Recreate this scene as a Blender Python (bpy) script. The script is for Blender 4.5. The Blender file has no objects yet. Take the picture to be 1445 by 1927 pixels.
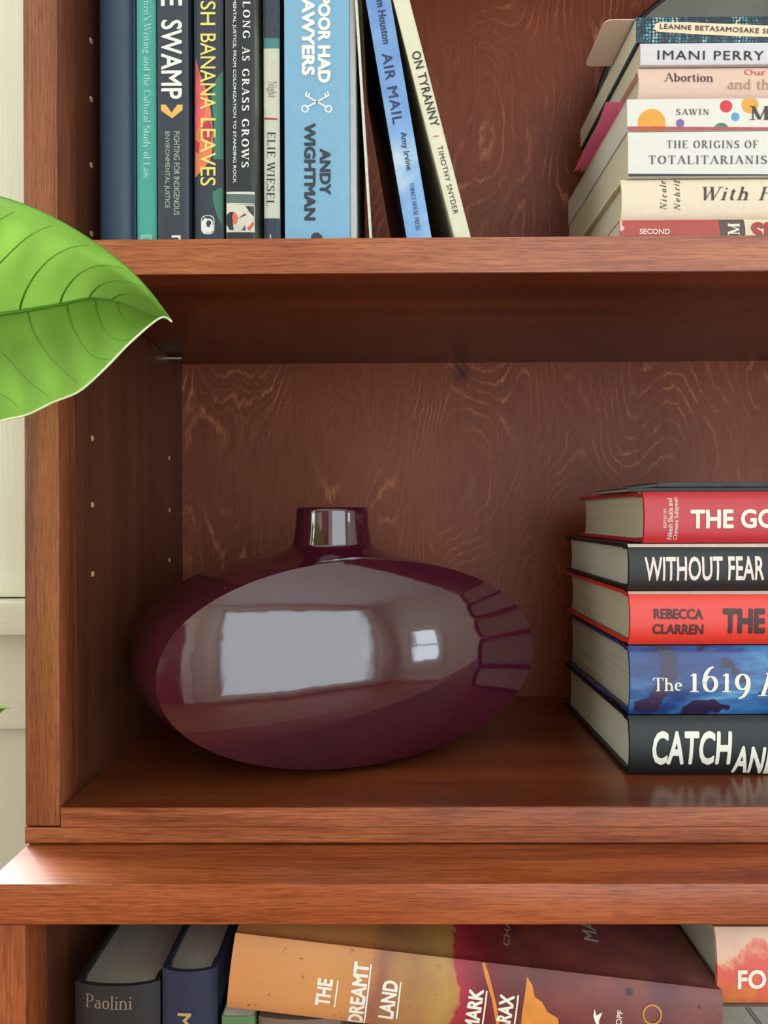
import bpy, bmesh, math, random
from mathutils import Vector, Matrix
random.seed(7)
R = math.radians
sc = bpy.context.scene
# ---------------------------------------------------------------- camera
F = 1392.0
CZ = 1.05
cam = bpy.data.cameras.new('camera')
cam.sensor_fit = 'VERTICAL'; cam.sensor_height = 36.0; cam.sensor_width = 27.0
cam.lens = F / 1927.0 * 36.0
cam.clip_start = 0.01
camo = bpy.data.objects.new('camera', cam)
sc.collection.objects.link(camo)
CM = Matrix.Rotation(R(0.41), 3, 'Z') @ Matrix.Rotation(R(90.11), 3, 'X') @ Matrix.Rotation(R(-0.235), 3, 'Z')
camo.location = (0, 0, CZ)
camo.rotation_euler = CM.to_euler()
sc.camera = camo
# ---------------------------------------------------------------- world, lights, exposure
w = bpy.data.worlds.new('sky'); sc.world = w; w.use_nodes = True
w.node_tree.nodes['Background'].inputs[0].default_value = (0.72, 0.86, 1.0, 1)
w.node_tree.nodes['Background'].inputs[1].default_value = 3.0
sc.view_settings.view_transform = 'Standard'
sc.view_settings.look = 'None'
sc.view_settings.gamma = 1.0
sc.view_settings.use_curve_mapping = False
sc.view_settings.exposure = -0.10

def area(name, loc, look, sx, sy, power, col):
    l = bpy.data.lights.new(name, 'AREA'); l.shape = 'RECTANGLE'; l.size = sx; l.size_y = sy
    l.energy = power; l.color = col
    o = bpy.data.objects.new(name, l); sc.collection.objects.link(o)
    o.location = loc
    o.rotation_euler = (Vector(look) - Vector(loc)).to_track_quat('-Z', 'Y').to_euler()
    return o
# daylight outside three windows of the room and one added for extra light
area('daylight_back_window', (-0.85, 0.80, CZ + 0.55), (-0.85, -1, CZ + 0.3), 0.9, 1.1, 60, (0.94, 0.98, 1.0))
area('daylight_front_window', (1.07, -1.60, CZ + 0.20), (1.07, 0, CZ + 0.20), 1.9, 2.28, 15, (1.0, 0.94, 0.89))
area('added_left_daylight', (-1.85, -0.55, CZ + 0.32), (0, -0.55, CZ + 0.32), 0.85, 1.3, 18, (1.0, 0.95, 0.91))  # daylight for the added west window
area('daylight_small_window', (2.45, -1.0, CZ - 0.1), (0, -1.0, CZ), 0.45, 0.9, 5, (0.85, 0.92, 1.0))

# ---------------------------------------------------------------- helpers
def ray(px, py):
    return CM @ Vector(((px - 722.5) / F, -(py - 963.5) / F, -1.0))
def P(px, py, d):
    r = ray(px, py)
    return Vector((0, 0, CZ)) + r * (d / r.y)
def X(px, d, py=966): return P(px, py, d).x
def Z(py, d, px=733): return P(px, py, d).z

def lin(c):
    out = []
    for v in c:
        v = v / 255.0
        out.append(v / 12.92 if v <= 0.04045 else ((v + 0.055) / 1.055) ** 2.4)
    return (out[0], out[1], out[2], 1.0)

def link(name, me, mat=None, parent=None):
    o = bpy.data.objects.new(name, me); sc.collection.objects.link(o)
    if mat is not None:
        for m in (mat if isinstance(mat, (list, tuple)) else [mat]): me.materials.append(m)
    if parent is not None: o.parent = parent
    return o
def from_bm(name, bm, mat=None, parent=None, smooth=None):
    me = bpy.data.meshes.new(name); bm.normal_update(); bm.to_mesh(me); bm.free()
    if smooth is not None:
        for p in me.polygons: p.use_smooth = True
        me.set_sharp_from_angle(angle=R(smooth))
    return link(name, me, mat, parent)
def thing(name, label, cat, loc=(0, 0, 0), rot=(0, 0, 0), group=None):
    o = bpy.data.objects.new(name, None); sc.collection.objects.link(o)
    o.empty_display_size = 0.02
    o.location = loc; o.rotation_euler = rot
    o['label'] = label; o['category'] = cat
    if group: o['group'] = group
    return o
def add_box(bm, lo, hi, mi=0):
    vs = [bm.verts.new((x, y, z)) for x in (lo[0], hi[0]) for y in (lo[1], hi[1]) for z in (lo[2], hi[2])]
    for f in ((0, 1, 3, 2), (4, 6, 7, 5), (0, 4, 5, 1), (2, 3, 7, 6), (0, 2, 6, 4), (1, 5, 7, 3)):
        fc = bm.faces.new([vs[i] for i in f]); fc.material_index = mi
def box(name, lo, hi, mat, parent=None, off=(0, 0, 0), bevel=0.0):
    bm = bmesh.new()
    lo = Vector(lo) - Vector(off); hi = Vector(hi) - Vector(off)
    add_box(bm, lo, hi)
    if bevel: bmesh.ops.bevel(bm, geom=bm.edges[:], offset=bevel, segments=2, profile=0.6, affect='EDGES')
    bmesh.ops.recalc_face_normals(bm, faces=bm.faces)
    return from_bm(name, bm, mat, parent, smooth=35 if bevel else None)
def struct(o): o['kind'] = 'structure'; return o
def tube(bm, pts, rad, n=8, caps=True):
    rings = []
    for i, p in enumerate(pts):
        p = Vector(p)
        a = Vector(pts[max(i - 1, 0)]); b = Vector(pts[min(i + 1, len(pts) - 1)])
        t = (b - a).normalized()
        u = t.cross(Vector((0.13, 0.31, 1))).normalized(); v = t.cross(u)
        r = rad[i] if isinstance(rad, (list, tuple)) else rad
        rings.append([bm.verts.new(p + (u * math.cos(k * 2 * math.pi / n) + v * math.sin(k * 2 * math.pi / n)) * r) for k in range(n)])
    for a, b in zip(rings, rings[1:]):
        for k in range(n): bm.faces.new((a[k], a[(k + 1) % n], b[(k + 1) % n], b[k]))
    if caps: bm.faces.new(rings[0][::-1]); bm.faces.new(rings[-1])
def lathe(bm, prof, n=48, cx=0, cy=0):
    rings = [[bm.verts.new((cx + r * math.cos(k * 2 * math.pi / n), cy + r * math.sin(k * 2 * math.pi / n), z)) for k in range(n)] for r, z in prof]
    for a, b in zip(rings, rings[1:]):
        for k in range(n): bm.faces.new((a[k], a[(k + 1) % n], b[(k + 1) % n], b[k]))
    bm.faces.new(rings[0][::-1]); bm.faces.new(rings[-1])

# ---------------------------------------------------------------- materials
class NT:
    def __init__(s, name):
        s.m = bpy.data.materials.new(name); s.m.use_nodes = True
        s.t = s.m.node_tree; s.b = s.t.nodes['Principled BSDF']
        s.out = s.t.nodes['Material Output']
    def n(s, typ, **kw):
        nd = s.t.nodes.new(typ)
        for k, v in kw.items():
            if k.startswith('i_'):
                key = k[2:]; key = int(key) if key.isdigit() else key.replace('_', ' ')
                nd.inputs[key].default_value = v
            else: setattr(nd, k, v)
        return nd
    def l(s, a, b): s.t.links.new(a, b)
    def coords(s, scale=(1, 1, 1), loc=(0, 0, 0)):
        tc = s.n('ShaderNodeTexCoord'); mp = s.n('ShaderNodeMapping')
        mp.inputs['Scale'].default_value = scale; mp.inputs['Location'].default_value = loc
        s.l(tc.outputs['Object'], mp.inputs['Vector']); return mp.outputs['Vector']
    def noise(s, vec, scale=5, detail=4, rough=0.5, dist=0):
        nd = s.n('ShaderNodeTexNoise'); nd.inputs['Scale'].default_value = scale
        nd.inputs['Detail'].default_value = detail; nd.inputs['Roughness'].default_value = rough
        nd.inputs['Distortion'].default_value = dist
        s.l(vec, nd.inputs['Vector']); return nd.outputs['Fac']
    def ramp(s, fac, stops, interp='LINEAR'):
        nd = s.n('ShaderNodeValToRGB'); cr = nd.color_ramp; cr.interpolation = interp
        while len(cr.elements) > 1: cr.elements.remove(cr.elements[-1])
        cr.elements[0].position = stops[0][0]; cr.elements[0].color = stops[0][1]
        for p, c in stops[1:]:
            e = cr.elements.new(p); e.color = c
        s.l(fac, nd.inputs['Fac']); return nd.outputs['Color']
    def mix(s, fac, a, b, mode='MIX'):
        nd = s.n('ShaderNodeMix', data_type='RGBA', blend_type=mode)
        for k, v in ((0, fac), (6, a), (7, b)):
            if hasattr(v, 'is_linked') or hasattr(v, 'links'): s.l(v, nd.inputs[k])
            else: nd.inputs[k].default_value = v
        return nd.outputs[2]
    def math(s, op, a, b=0.0, c=0.0):
        nd = s.n('ShaderNodeMath', operation=op)
        for k, v in enumerate((a, b, c)):
            if hasattr(v, 'links'): s.l(v, nd.inputs[k])
            else: nd.inputs[k].default_value = v
        return nd.outputs[0]
    def bump(s, h, strength=0.2, dist=0.001):
        nd = s.n('ShaderNodeBump'); nd.inputs['Strength'].default_value = strength; nd.inputs['Distance'].default_value = dist
        s.l(h, nd.inputs['Height']); s.l(nd.outputs[0], s.b.inputs['Normal'])
    def base(s, c):
        if hasattr(c, 'links'): s.l(c, s.b.inputs['Base Color'])
        else: s.b.inputs['Base Color'].default_value = c
    def rough(s, r): s.b.inputs['Roughness'].default_value = r
W1 = (0, 0, 0, 1); WW = (1, 1, 1, 1)

_mc = {}
def plain(rgb, rough=0.5, var=0.06, grain=260, bump=0.05):
    key = (rgb, rough, var, grain)
    if key in _mc: return _mc[key]
    s = NT('mat_%d_%d_%d' % rgb)
    v = s.coords()
    f = s.noise(v, grain, 3)
    c = lin(rgb)
    lo = tuple(x * (1 - var) for x in c[:3]) + (1,); hi = tuple(min(1, x * (1 + var)) for x in c[:3]) + (1,)
    s.base(s.ramp(f, [(0.3, lo), (0.7, hi)])); s.rough(rough)
    if bump: s.bump(f, bump, 0.0004)
    _mc[key] = s.m
    return s.m

def wood(name, axis, dark, mid, light, rough=0.36, seed=0.0, k=0.80):
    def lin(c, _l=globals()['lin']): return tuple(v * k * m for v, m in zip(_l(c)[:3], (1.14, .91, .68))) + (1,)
    s = NT(name)
    sc1 = {'x': (3.0, 40, 40), 'z': (40, 40, 3.0)}[axis]
    sc2 = {'x': (26, 1000, 1000), 'z': (1000, 1000, 26)}[axis]
    v = s.coords(sc1, (seed, seed, seed)); v2 = s.coords(sc2, (seed, 3, 1)); v3 = s.coords((5, 5, 5), (seed, 0, 0))
    a = s.noise(v, 1.0, 5, 0.6, 0.6); b = s.noise(v2, 1.0, 4, 0.65, 0.2); c = s.noise(v3, 1.2, 3, 0.5, 0.4)
    f = s.math('ADD', s.math('MULTIPLY', a, 0.42), s.math('ADD', s.math('MULTIPLY', b, 0.38), s.math('MULTIPLY', c, 0.2)))
    col = s.ramp(f, [(0.40, lin(dark)), (0.50, lin(mid)), (0.60, lin(light))])
    pores = s.ramp(s.noise(s.coords({'x': (90, 2000, 2000), 'z': (2000, 2000, 90)}[axis]), 1.0, 2), [(0.36, (0.50, 0.44, 0.42, 1)), (0.50, WW)])
    col = s.mix(0.7, col, pores, 'MULTIPLY')
    s.base(col); s.rough(rough)
    s.b.inputs['Coat Weight'].default_value = 0.15; s.b.inputs['Coat Roughness'].default_value = 0.22
    s.bump(f, 0.25, 0.0006)
    return s.m
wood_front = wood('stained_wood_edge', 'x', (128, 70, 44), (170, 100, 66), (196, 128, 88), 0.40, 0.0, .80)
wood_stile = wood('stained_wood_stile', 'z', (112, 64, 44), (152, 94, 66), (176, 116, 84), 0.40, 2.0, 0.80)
wood_side_shaded = wood('stained_wood_shaded_side', 'z', (88, 54, 42), (112, 70, 54), (130, 84, 64), 0.45, 5.0, .66)  # same stain, darkened in the colour to stand for shade inside the case
wood_board_shaded = wood('stained_wood_shaded_board', 'x', (104, 52, 34), (136, 72, 46), (160, 90, 58), 0.28, 8.0, .64)  # boards darkened in the colour too, for the interior shade
wood_low = wood('stained_wood_lower', 'x', (124, 62, 36), (168, 92, 52), (196, 118, 74), 0.40, 4.0, .80)
wood_lowz = wood('stained_wood_lower_stile', 'z', (118, 60, 38), (162, 92, 58), (184, 112, 74), 0.34, 6.0)

def plywood():
    def lin(c, _l=globals()['lin']): return tuple(v * .90 * m for v, m in zip(_l(c)[:3], (1.15, .92, .76))) + (1,)
    s = NT('rotary_cut_plywood')
    v = s.coords((6.5, 0, 2.6), (0.55, 0, 0.9))
    n = s.noise(v, 1.0, 2.0, 0.45, 0.2)
    j = s.noise(s.coords((140, 0, 46)), 1.0, 4, 0.7)
    n2 = s.math('ADD', n, s.math('MULTIPLY', j, 0.024))
    def lines(k, lo, hi):
        fr = s.math('FRACT', s.math('MULTIPLY', n2, k))
        d = s.math('ABSOLUTE', s.math('SUBTRACT', fr, 0.5))
        return s.ramp(d, [(lo, WW), (hi, W1)])
    big = lines(52, 0.02, 0.15)
    fine = lines(140, 0.02, 0.28)
    msk = s.ramp(s.noise(s.coords((9, 1, 9), (1, 0, 4)), 1.3, 3), [(0.42, W1), (0.62, WW)])
    msk2 = s.ramp(s.noise(s.coords((60, 1, 24)), 1.0, 4, 0.6), [(0.42, (.12, .12, .12, 1)), (0.62, WW)])
    bigm = s.mix(1.0, big, msk, 'MULTIPLY'); bigm = s.mix(1.0, bigm, msk2, 'MULTIPLY')
    finem = s.mix(1.0, fine, s.ramp(s.noise(s.coords((14, 1, 10), (6, 0, 2)), 1.1, 3), [(0.40, W1), (0.62, (0.5, 0.5, 0.5, 1))]), 'MULTIPLY')
    big_v = s.n('ShaderNodeSeparateColor'); s.l(bigm, big_v.inputs[0])
    fin_v = s.n('ShaderNodeSeparateColor'); s.l(finem, fin_v.inputs[0])
    tone = s.ramp(s.noise(s.coords((3, 1, 2), (3, 0, 1)), 1.3, 4), [(0.35, lin((118, 62, 46))), (0.65, lin((144, 82, 60)))])
    fib = s.ramp(s.noise(s.coords((420, 1, 22)), 1.0, 3), [(0.35, (0.80, 0.80, 0.80, 1)), (0.6, WW)])
    col = s.mix(0.8, tone, fib, 'MULTIPLY')
    col = s.mix(s.math('MULTIPLY', fin_v.outputs[0], 0.55), col, lin((176, 116, 88)))
    col = s.mix(s.math('MULTIPLY', big_v.outputs[0], 0.8), col, lin((200, 138, 104)))
    # a dark knot smudge near the top of the panel
    tc = s.n('ShaderNodeTexCoord')
    kp = P(868, 702, 0.64) - O
    mp = s.n('ShaderNodeMapping'); mp.inputs['Location'].default_value = (-kp.x / 0.011, 0, -kp.z / 0.014); mp.inputs['Scale'].default_value = (1 / 0.011, 0, 1 / 0.014)
    s.l(tc.outputs['Object'], mp.inputs['Vector'])
    ln = s.n('ShaderNodeVectorMath', operation='LENGTH'); s.l(mp.outputs[0], ln.inputs[0])
    kn = s.ramp(ln.outputs['Value'], [(0.1, (0.8, 0.8, 0.8, 1)), (1.0, W1)])
    ks = s.n('ShaderNodeSeparateColor'); s.l(kn, ks.inputs[0])
    col = s.mix(ks.outputs[0], col, lin((48, 26, 24)))
    s.base(col); s.rough(0.5); s.b.inputs['Specular IOR Level'].default_value = .3
    s.bump(s.math('ADD', big_v.outputs[0], fin_v.outputs[0]), 0.12, 0.0005)
    return s.m

def paint(name, rgb, rough=0.45, stroke='z'):
    s = NT(name)
    sc_ = {'z': (220, 220, 9), 'x': (9, 220, 220), 'n': (90, 90, 90)}[stroke]
    f = s.noise(s.coords(sc_), 1.0, 4, 0.6); g = s.noise(s.coords((6, 6, 6)), 1.0, 2)
    c = lin(rgb)
    s.base(s.mix(0.5, s.ramp(f, [(0.3, tuple(x * 0.93 for x in c[:3]) + (1,)), (0.7, c)]), s.ramp(g, [(0.3, tuple(x * 0.95 for x in c[:3]) + (1,)), (0.7, c)])))
    s.rough(rough); s.bump(f, 0.35, 0.0012)
    return s.m
cream_trim = paint('cream_gloss_trim', (232, 228, 208), 0.35, 'z')
cream_trimx = paint('cream_gloss_trim_x', (232, 228, 208), 0.35, 'x')
wall_paint = paint('cream_wall_paint', (216, 210, 190), 0.6, 'n')
ceil_paint = paint('white_ceiling', (235, 235, 232), 0.7, 'n')

def paper_mat(name, rgb, lines=0.12):
    s = NT(name)
    f = s.noise(s.coords((2, 2, 1100)), 1.0, 2, 0.7); g = s.noise(s.coords((3, 3, 330)), 1.0, 2, 0.7)
    c = lin(rgb); d = tuple(x * (1 - lines * 2.2) for x in c[:3]) + (1,)
    s.base(s.mix(0.5, s.ramp(f, [(0.35, d), (0.55, c)]), s.ramp(g, [(0.38, d), (0.5, c)])))
    s.rough(0.75); s.bump(f, 0.3, 0.0003)
    return s.m
pages_cream = paper_mat('page_edges_cream', (216, 206, 182), 0.07)
pages_white = paper_mat('page_edges_white', (214, 210, 196), 0.06)
pages_deckle = paper_mat('page_edges_deckled', (204, 200, 184), 0.2)
pages_grey = paper_mat('page_edges_grey', (176, 172, 160), 0.08)
# ---------------------------------------------------------------- lettering
SERIF = {
 'A': (.78, 't .1 0 .39 1;k .39 1 .68 0;t .2 .34 .56 .34;s .09 0;s .68 0'),
 'B': (.70, 'k .17 0 .17 1;a .32 .76 .22 .24 -90 90;a .34 .26 .27 .26 -90 90;t .06 1 .34 1;t .06 .52 .34 .52;t .06 0 .36 0'),
 'C': (.74, 'a .43 .5 .35 .5 48 312;v .67 .8;v .67 .2'),
 'D': (.80, 'k .17 0 .17 1;a .34 .5 .38 .5 -90 90;t .06 1 .36 1;t .06 0 .36 0'),
 'E': (.68, 'k .17 0 .17 1;t .06 1 .58 1;t .06 0 .62 0;t .17 .52 .44 .52;v .58 .91;v .62 .1;v .44 .52'),
 'F': (.62, 'k .17 0 .17 1;t .06 1 .58 1;t .17 .5 .44 .5;v .58 .91;v .44 .5;s .17 0'),
 'G': (.80, 'a .43 .5 .35 .5 48 318;v .67 .8;k .68 .08 .68 .4;s .66 .42'),
 'H': (.84, 'k .17 0 .17 1;k .67 0 .67 1;t .17 .52 .67 .52;s .17 0;s .17 1;s .67 0;s .67 1'),
 'I': (.38, 'k .19 0 .19 1;s .19 0;s .19 1'),
 'K': (.76, 'k .17 0 .17 1;t .62 1 .17 .42;k .32 .56 .66 0;s .17 0;s .17 1;s .62 1;s .66 0'),
 'L': (.64, 'k .17 0 .17 1;t .06 0 .58 0;v .58 .1;s .17 1'),
 'M': (.98, 't .17 0 .17 1;k .17 1 .49 .04;t .49 .04 .80 1;k .80 1 .80 0;s .15 0;s .15 1;s .80 0;s .83 1'),
 'N': (.82, 't .17 0 .17 1;k .17 1 .66 0;t .66 0 .66 1;s .17 0;s .13 1;s .66 1'),
 'O': (.82, 'a .41 .5 .34 .5 0 360'),
 'P': (.64, 'k .17 0 .17 1;a .3 .73 .26 .27 -90 90;t .06 1 .32 1;t .17 .46 .32 .46;s .17 0'),
 'R': (.74, 'k .17 0 .17 1;a .3 .74 .25 .26 -90 90;t .06 1 .32 1;t .17 .48 .32 .48;k .36 .48 .64 0;s .17 0;s .66 0'),
 'S': (.60, 'a .3 .755 .22 .245 35 270;a .3 .255 .24 .255 90 -145;v .5 .84;v .08 .14'),
 'T': (.72, 'k .36 0 .36 1;t .05 1 .67 1;v .06 .9;v .66 .9;s .36 0'),
 'U': (.80, 'k .17 .3 .17 1;a .41 .3 .27 .3 180 360;t .66 .3 .66 1;s .17 1;s .66 1'),
 'W': (1.0, 'k .06 1 .29 0;t .29 0 .49 .96;k .45 1 .70 0;t .70 0 .92 1;s .06 1;s .44 1;s .92 1'),
 'Y': (.74, 'k .1 1 .38 .45;t .38 .45 .66 1;k .38 0 .38 .46;s .1 1;s .66 1;s .38 0'),
 'a': (.50, 'k .37 .42 .37 .04;a .24 .44 .13 .2 -5 150;a .2 .19 .15 .19 70 330;t .37 .04 .46 .03'),
 'b': (.56, 'k .13 0 .13 1;a .29 .32 .2 .32 -150 150;u .1 1'),
 'c': (.48, 'a .27 .32 .2 .32 50 310;d .4 .52 .05'),
 'd': (.58, 'k .43 0 .43 1;a .27 .32 .2 .32 30 330;u .4 1;u .46 0'),
 'e': (.50, 'a .26 .32 .2 .32 0 310;t .08 .36 .45 .36'),
 'f': (.36, 'k .15 0 .15 .8;a .28 .8 .13 .2 40 180;t .03 .62 .3 .62;s .15 0'),
 'g': (.52, 'a .24 .42 .16 .21 0 360;a .24 -.12 .2 .15 0 360;t .14 .24 .14 .04;t .14 .04 .34 .03;d .44 .6 .05'),
 'h': (.60, 'k .13 0 .13 1;a .29 .42 .17 .22 0 150;k .46 0 .46 .42;s .13 0;s .46 0;u .1 1'),
 'i': (.28, 'k .14 0 .14 .62;s .14 0;u .1 .62;d .14 .86 .065'),
 'l': (.28, 'k .14 0 .14 1;s .14 0;u .1 1'),
 'm': (.90, 'k .13 0 .13 .62;a .28 .42 .16 .22 0 150;k .44 0 .44 .42;a .6 .42 .16 .22 0 150;k .76 0 .76 .42;s .13 0;s .44 0;s .76 0;u .1 .62'),
 'n': (.60, 'k .13 0 .13 .62;a .29 .42 .17 .22 0 150;k .46 0 .46 .42;s .13 0;s .46 0;u .1 .62'),
 'o': (.54, 'a .27 .32 .21 .32 0 360'),
 'r': (.42, 'k .13 0 .13 .62;a .27 .42 .14 .21 60 170;s .13 0;u .1 .62;d .36 .56 .06'),
 's': (.42, 'a .21 .49 .14 .15 40 270;a .21 .17 .16 .17 90 -140;v .35 .54;v .06 .1'),
 't': (.36, 'k .15 .14 .15 .8;a .27 .14 .12 .14 180 300;t .03 .62 .3 .62'),
 'u': (.60, 'k .13 .2 .13 .62;a .29 .2 .16 .2 180 330;k .46 0 .46 .62;u .1 .62;u .43 .62;u .5 0'),
 'w': (.78, 'k .06 .62 .23 0;t .23 0 .37 .6;k .35 .62 .53 0;t .53 0 .68 .62;s .06 .62;s .68 .62'),
 'y': (.54, 'k .07 .62 .27 0;t .46 .62 .2 -.25;d .15 -.22 .06;s .08 .62;s .46 .62'),
 "'": (.2, 'k .1 .8 .1 1'), ',': (.2, 'k .1 .05 .06 -.12'),
 '1': (.42, 'k .22 0 .22 .68;s .22 0;t .22 .68 .1 .6'),
 '6': (.56, 'a .28 .3 .21 .3 0 360;a .42 .35 .36 .6 95 182'),
 '9': (.56, 'a .28 .38 .21 .3 0 360;a .14 .33 .36 .6 -85 2'),
}
def serif_polys(txt, weight=.13, thin=.045, track=0.0, shear=0.0):
    """returns list of polygons (each a list of 2D points) in cap-height units"""
    polys = []; x0 = 0.0
    th = weight; tn = thin
    for ch in txt:
        if ch == ' ': x0 += .32 + track; continue
        adv, prog = SERIF[ch]
        for cmd in prog.split(';'):
            a = cmd.split(); k = a[0]; v = [float(q) for q in a[1:]]
            if k in 'kt':
                p = Vector((v[0], v[1])); q = Vector((v[2], v[3])); d = (q - p)
                wd = th if k == 'k' else tn
                if k == 'k' and abs(d.x) < .01: n = Vector((wd / 2, 0))
                elif k == 't' and abs(d.y) < .02: n = Vector((0, wd / 2))
                else: n = Vector((wd / 2 * (1.0), 0)) if abs(d.y) > abs(d.x) else Vector((0, wd / 2))
                polys.append([p - n, p + n, q + n, q - n])
            elif k == 'a':
                cx, cy, rx, ry, a0, a1 = v
                N = max(6, int(abs(a1 - a0) / 15)); rx -= th / 2 * .6; ry -= tn / 2
                prev = None
                for i in range(N + 1):
                    t = math.radians(a0 + (a1 - a0) * i / N)
                    c = Vector((cx + rx * math.cos(t), cy + ry * math.sin(t)))
                    dr = Vector((-rx * math.sin(t), ry * math.cos(t))).normalized()
                    wd = tn + (th * 1.08 - tn) * abs(dr.y) ** 1.5
                    if ch in 'Ss': wd = tn + (th * 1.1 - tn) * max(abs(dr.y) ** 1.5, 1.0 if abs(c.y - (.5 if ch == 'S' else .33)) < .1 else 0)
                    nn = Vector((dr.y, -dr.x)) * wd / 2
                    if prev: polys.append([prev[0], prev[1], c + nn, c - nn])
                    prev = (c - nn, c + nn)
            elif k == 's':
                h = tn * .9; yy = v[1] - (h if v[1] > .3 else 0)
                polys.append([Vector((v[0] - .135, yy)), Vector((v[0] + .135, yy)), Vector((v[0] + .135, yy + h)), Vector((v[0] - .135, yy + h))])
            elif k == 'u':
                sg = 1 if v[1] > .3 else -1
                h = tn; yy = v[1] - (h if v[1] > .3 else 0)
                polys.append([Vector((v[0] - .08 * sg, yy)), Vector((v[0] + .05 * sg, yy)), Vector((v[0] + .05 * sg, yy + h)), Vector((v[0] - .08 * sg, yy + h))][::sg])
            elif k == 'v':
                polys.append([Vector((v[0] - .025, v[1] - .1)), Vector((v[0] + .025, v[1] - .1)), Vector((v[0] + .025, v[1] + .1)), Vector((v[0] - .025, v[1] + .1))])
            elif k == 'd':
                polys.append([Vector((v[0] + v[2] * math.cos(t * math.pi / 4), v[1] + v[2] * math.sin(t * math.pi / 4))) for t in range(8)])
        # shift freshly added polygons
        new = polys[_cnt[0]:]
        for pl in new:
            for p in pl: p.x += x0
        _cnt[0] = len(polys)
        x0 += adv + track
    _cnt[0] = 0
    if shear:
        for pl in polys:
            for p in pl: p.x += p.y * shear
    return polys
_cnt = [0]

def text_bm(txt, font='sans', bold=0.0, track=0.0, shear=0.0, weight=.13, thin=.045, slant_cut=0):
    bm = bmesh.new()
    if font == 'serif':
        for i, pl in enumerate(serif_polys(txt, weight, thin, track, shear)):
            bm.faces.new([bm.verts.new((p.x, p.y, (i % 9) * 6e-6)) for p in pl])
    else:
        cu = bpy.data.curves.new('lettering', 'FONT')
        cu.body = txt; cu.size = 1.0; cu.space_character = 1.0 + track; cu.shear = shear
        cu.resolution_u = 3; cu.fill_mode = 'BOTH' if hasattr(cu, 'fill_mode') else cu.fill_mode
        o = bpy.data.objects.new('tmp', cu); sc.collection.objects.link(o)
        dg = bpy.context.evaluated_depsgraph_get(); dg.update()
        me = bpy.data.meshes.new_from_object(o.evaluated_get(dg))
        bm.from_mesh(me)
        if bold:
            for k in range(8):
                n0 = len(bm.verts); bm.from_mesh(me); bm.verts.ensure_lookup_table()
                for v in bm.verts[n0:]:
                    v.co.x += bold * math.cos(k * math.pi / 4); v.co.y += bold * math.sin(k * math.pi / 4); v.co.z = (k + 1) * 8e-6
        bpy.data.objects.remove(o); bpy.data.meshes.remove(me); bpy.data.curves.remove(cu)
    return bm

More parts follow.
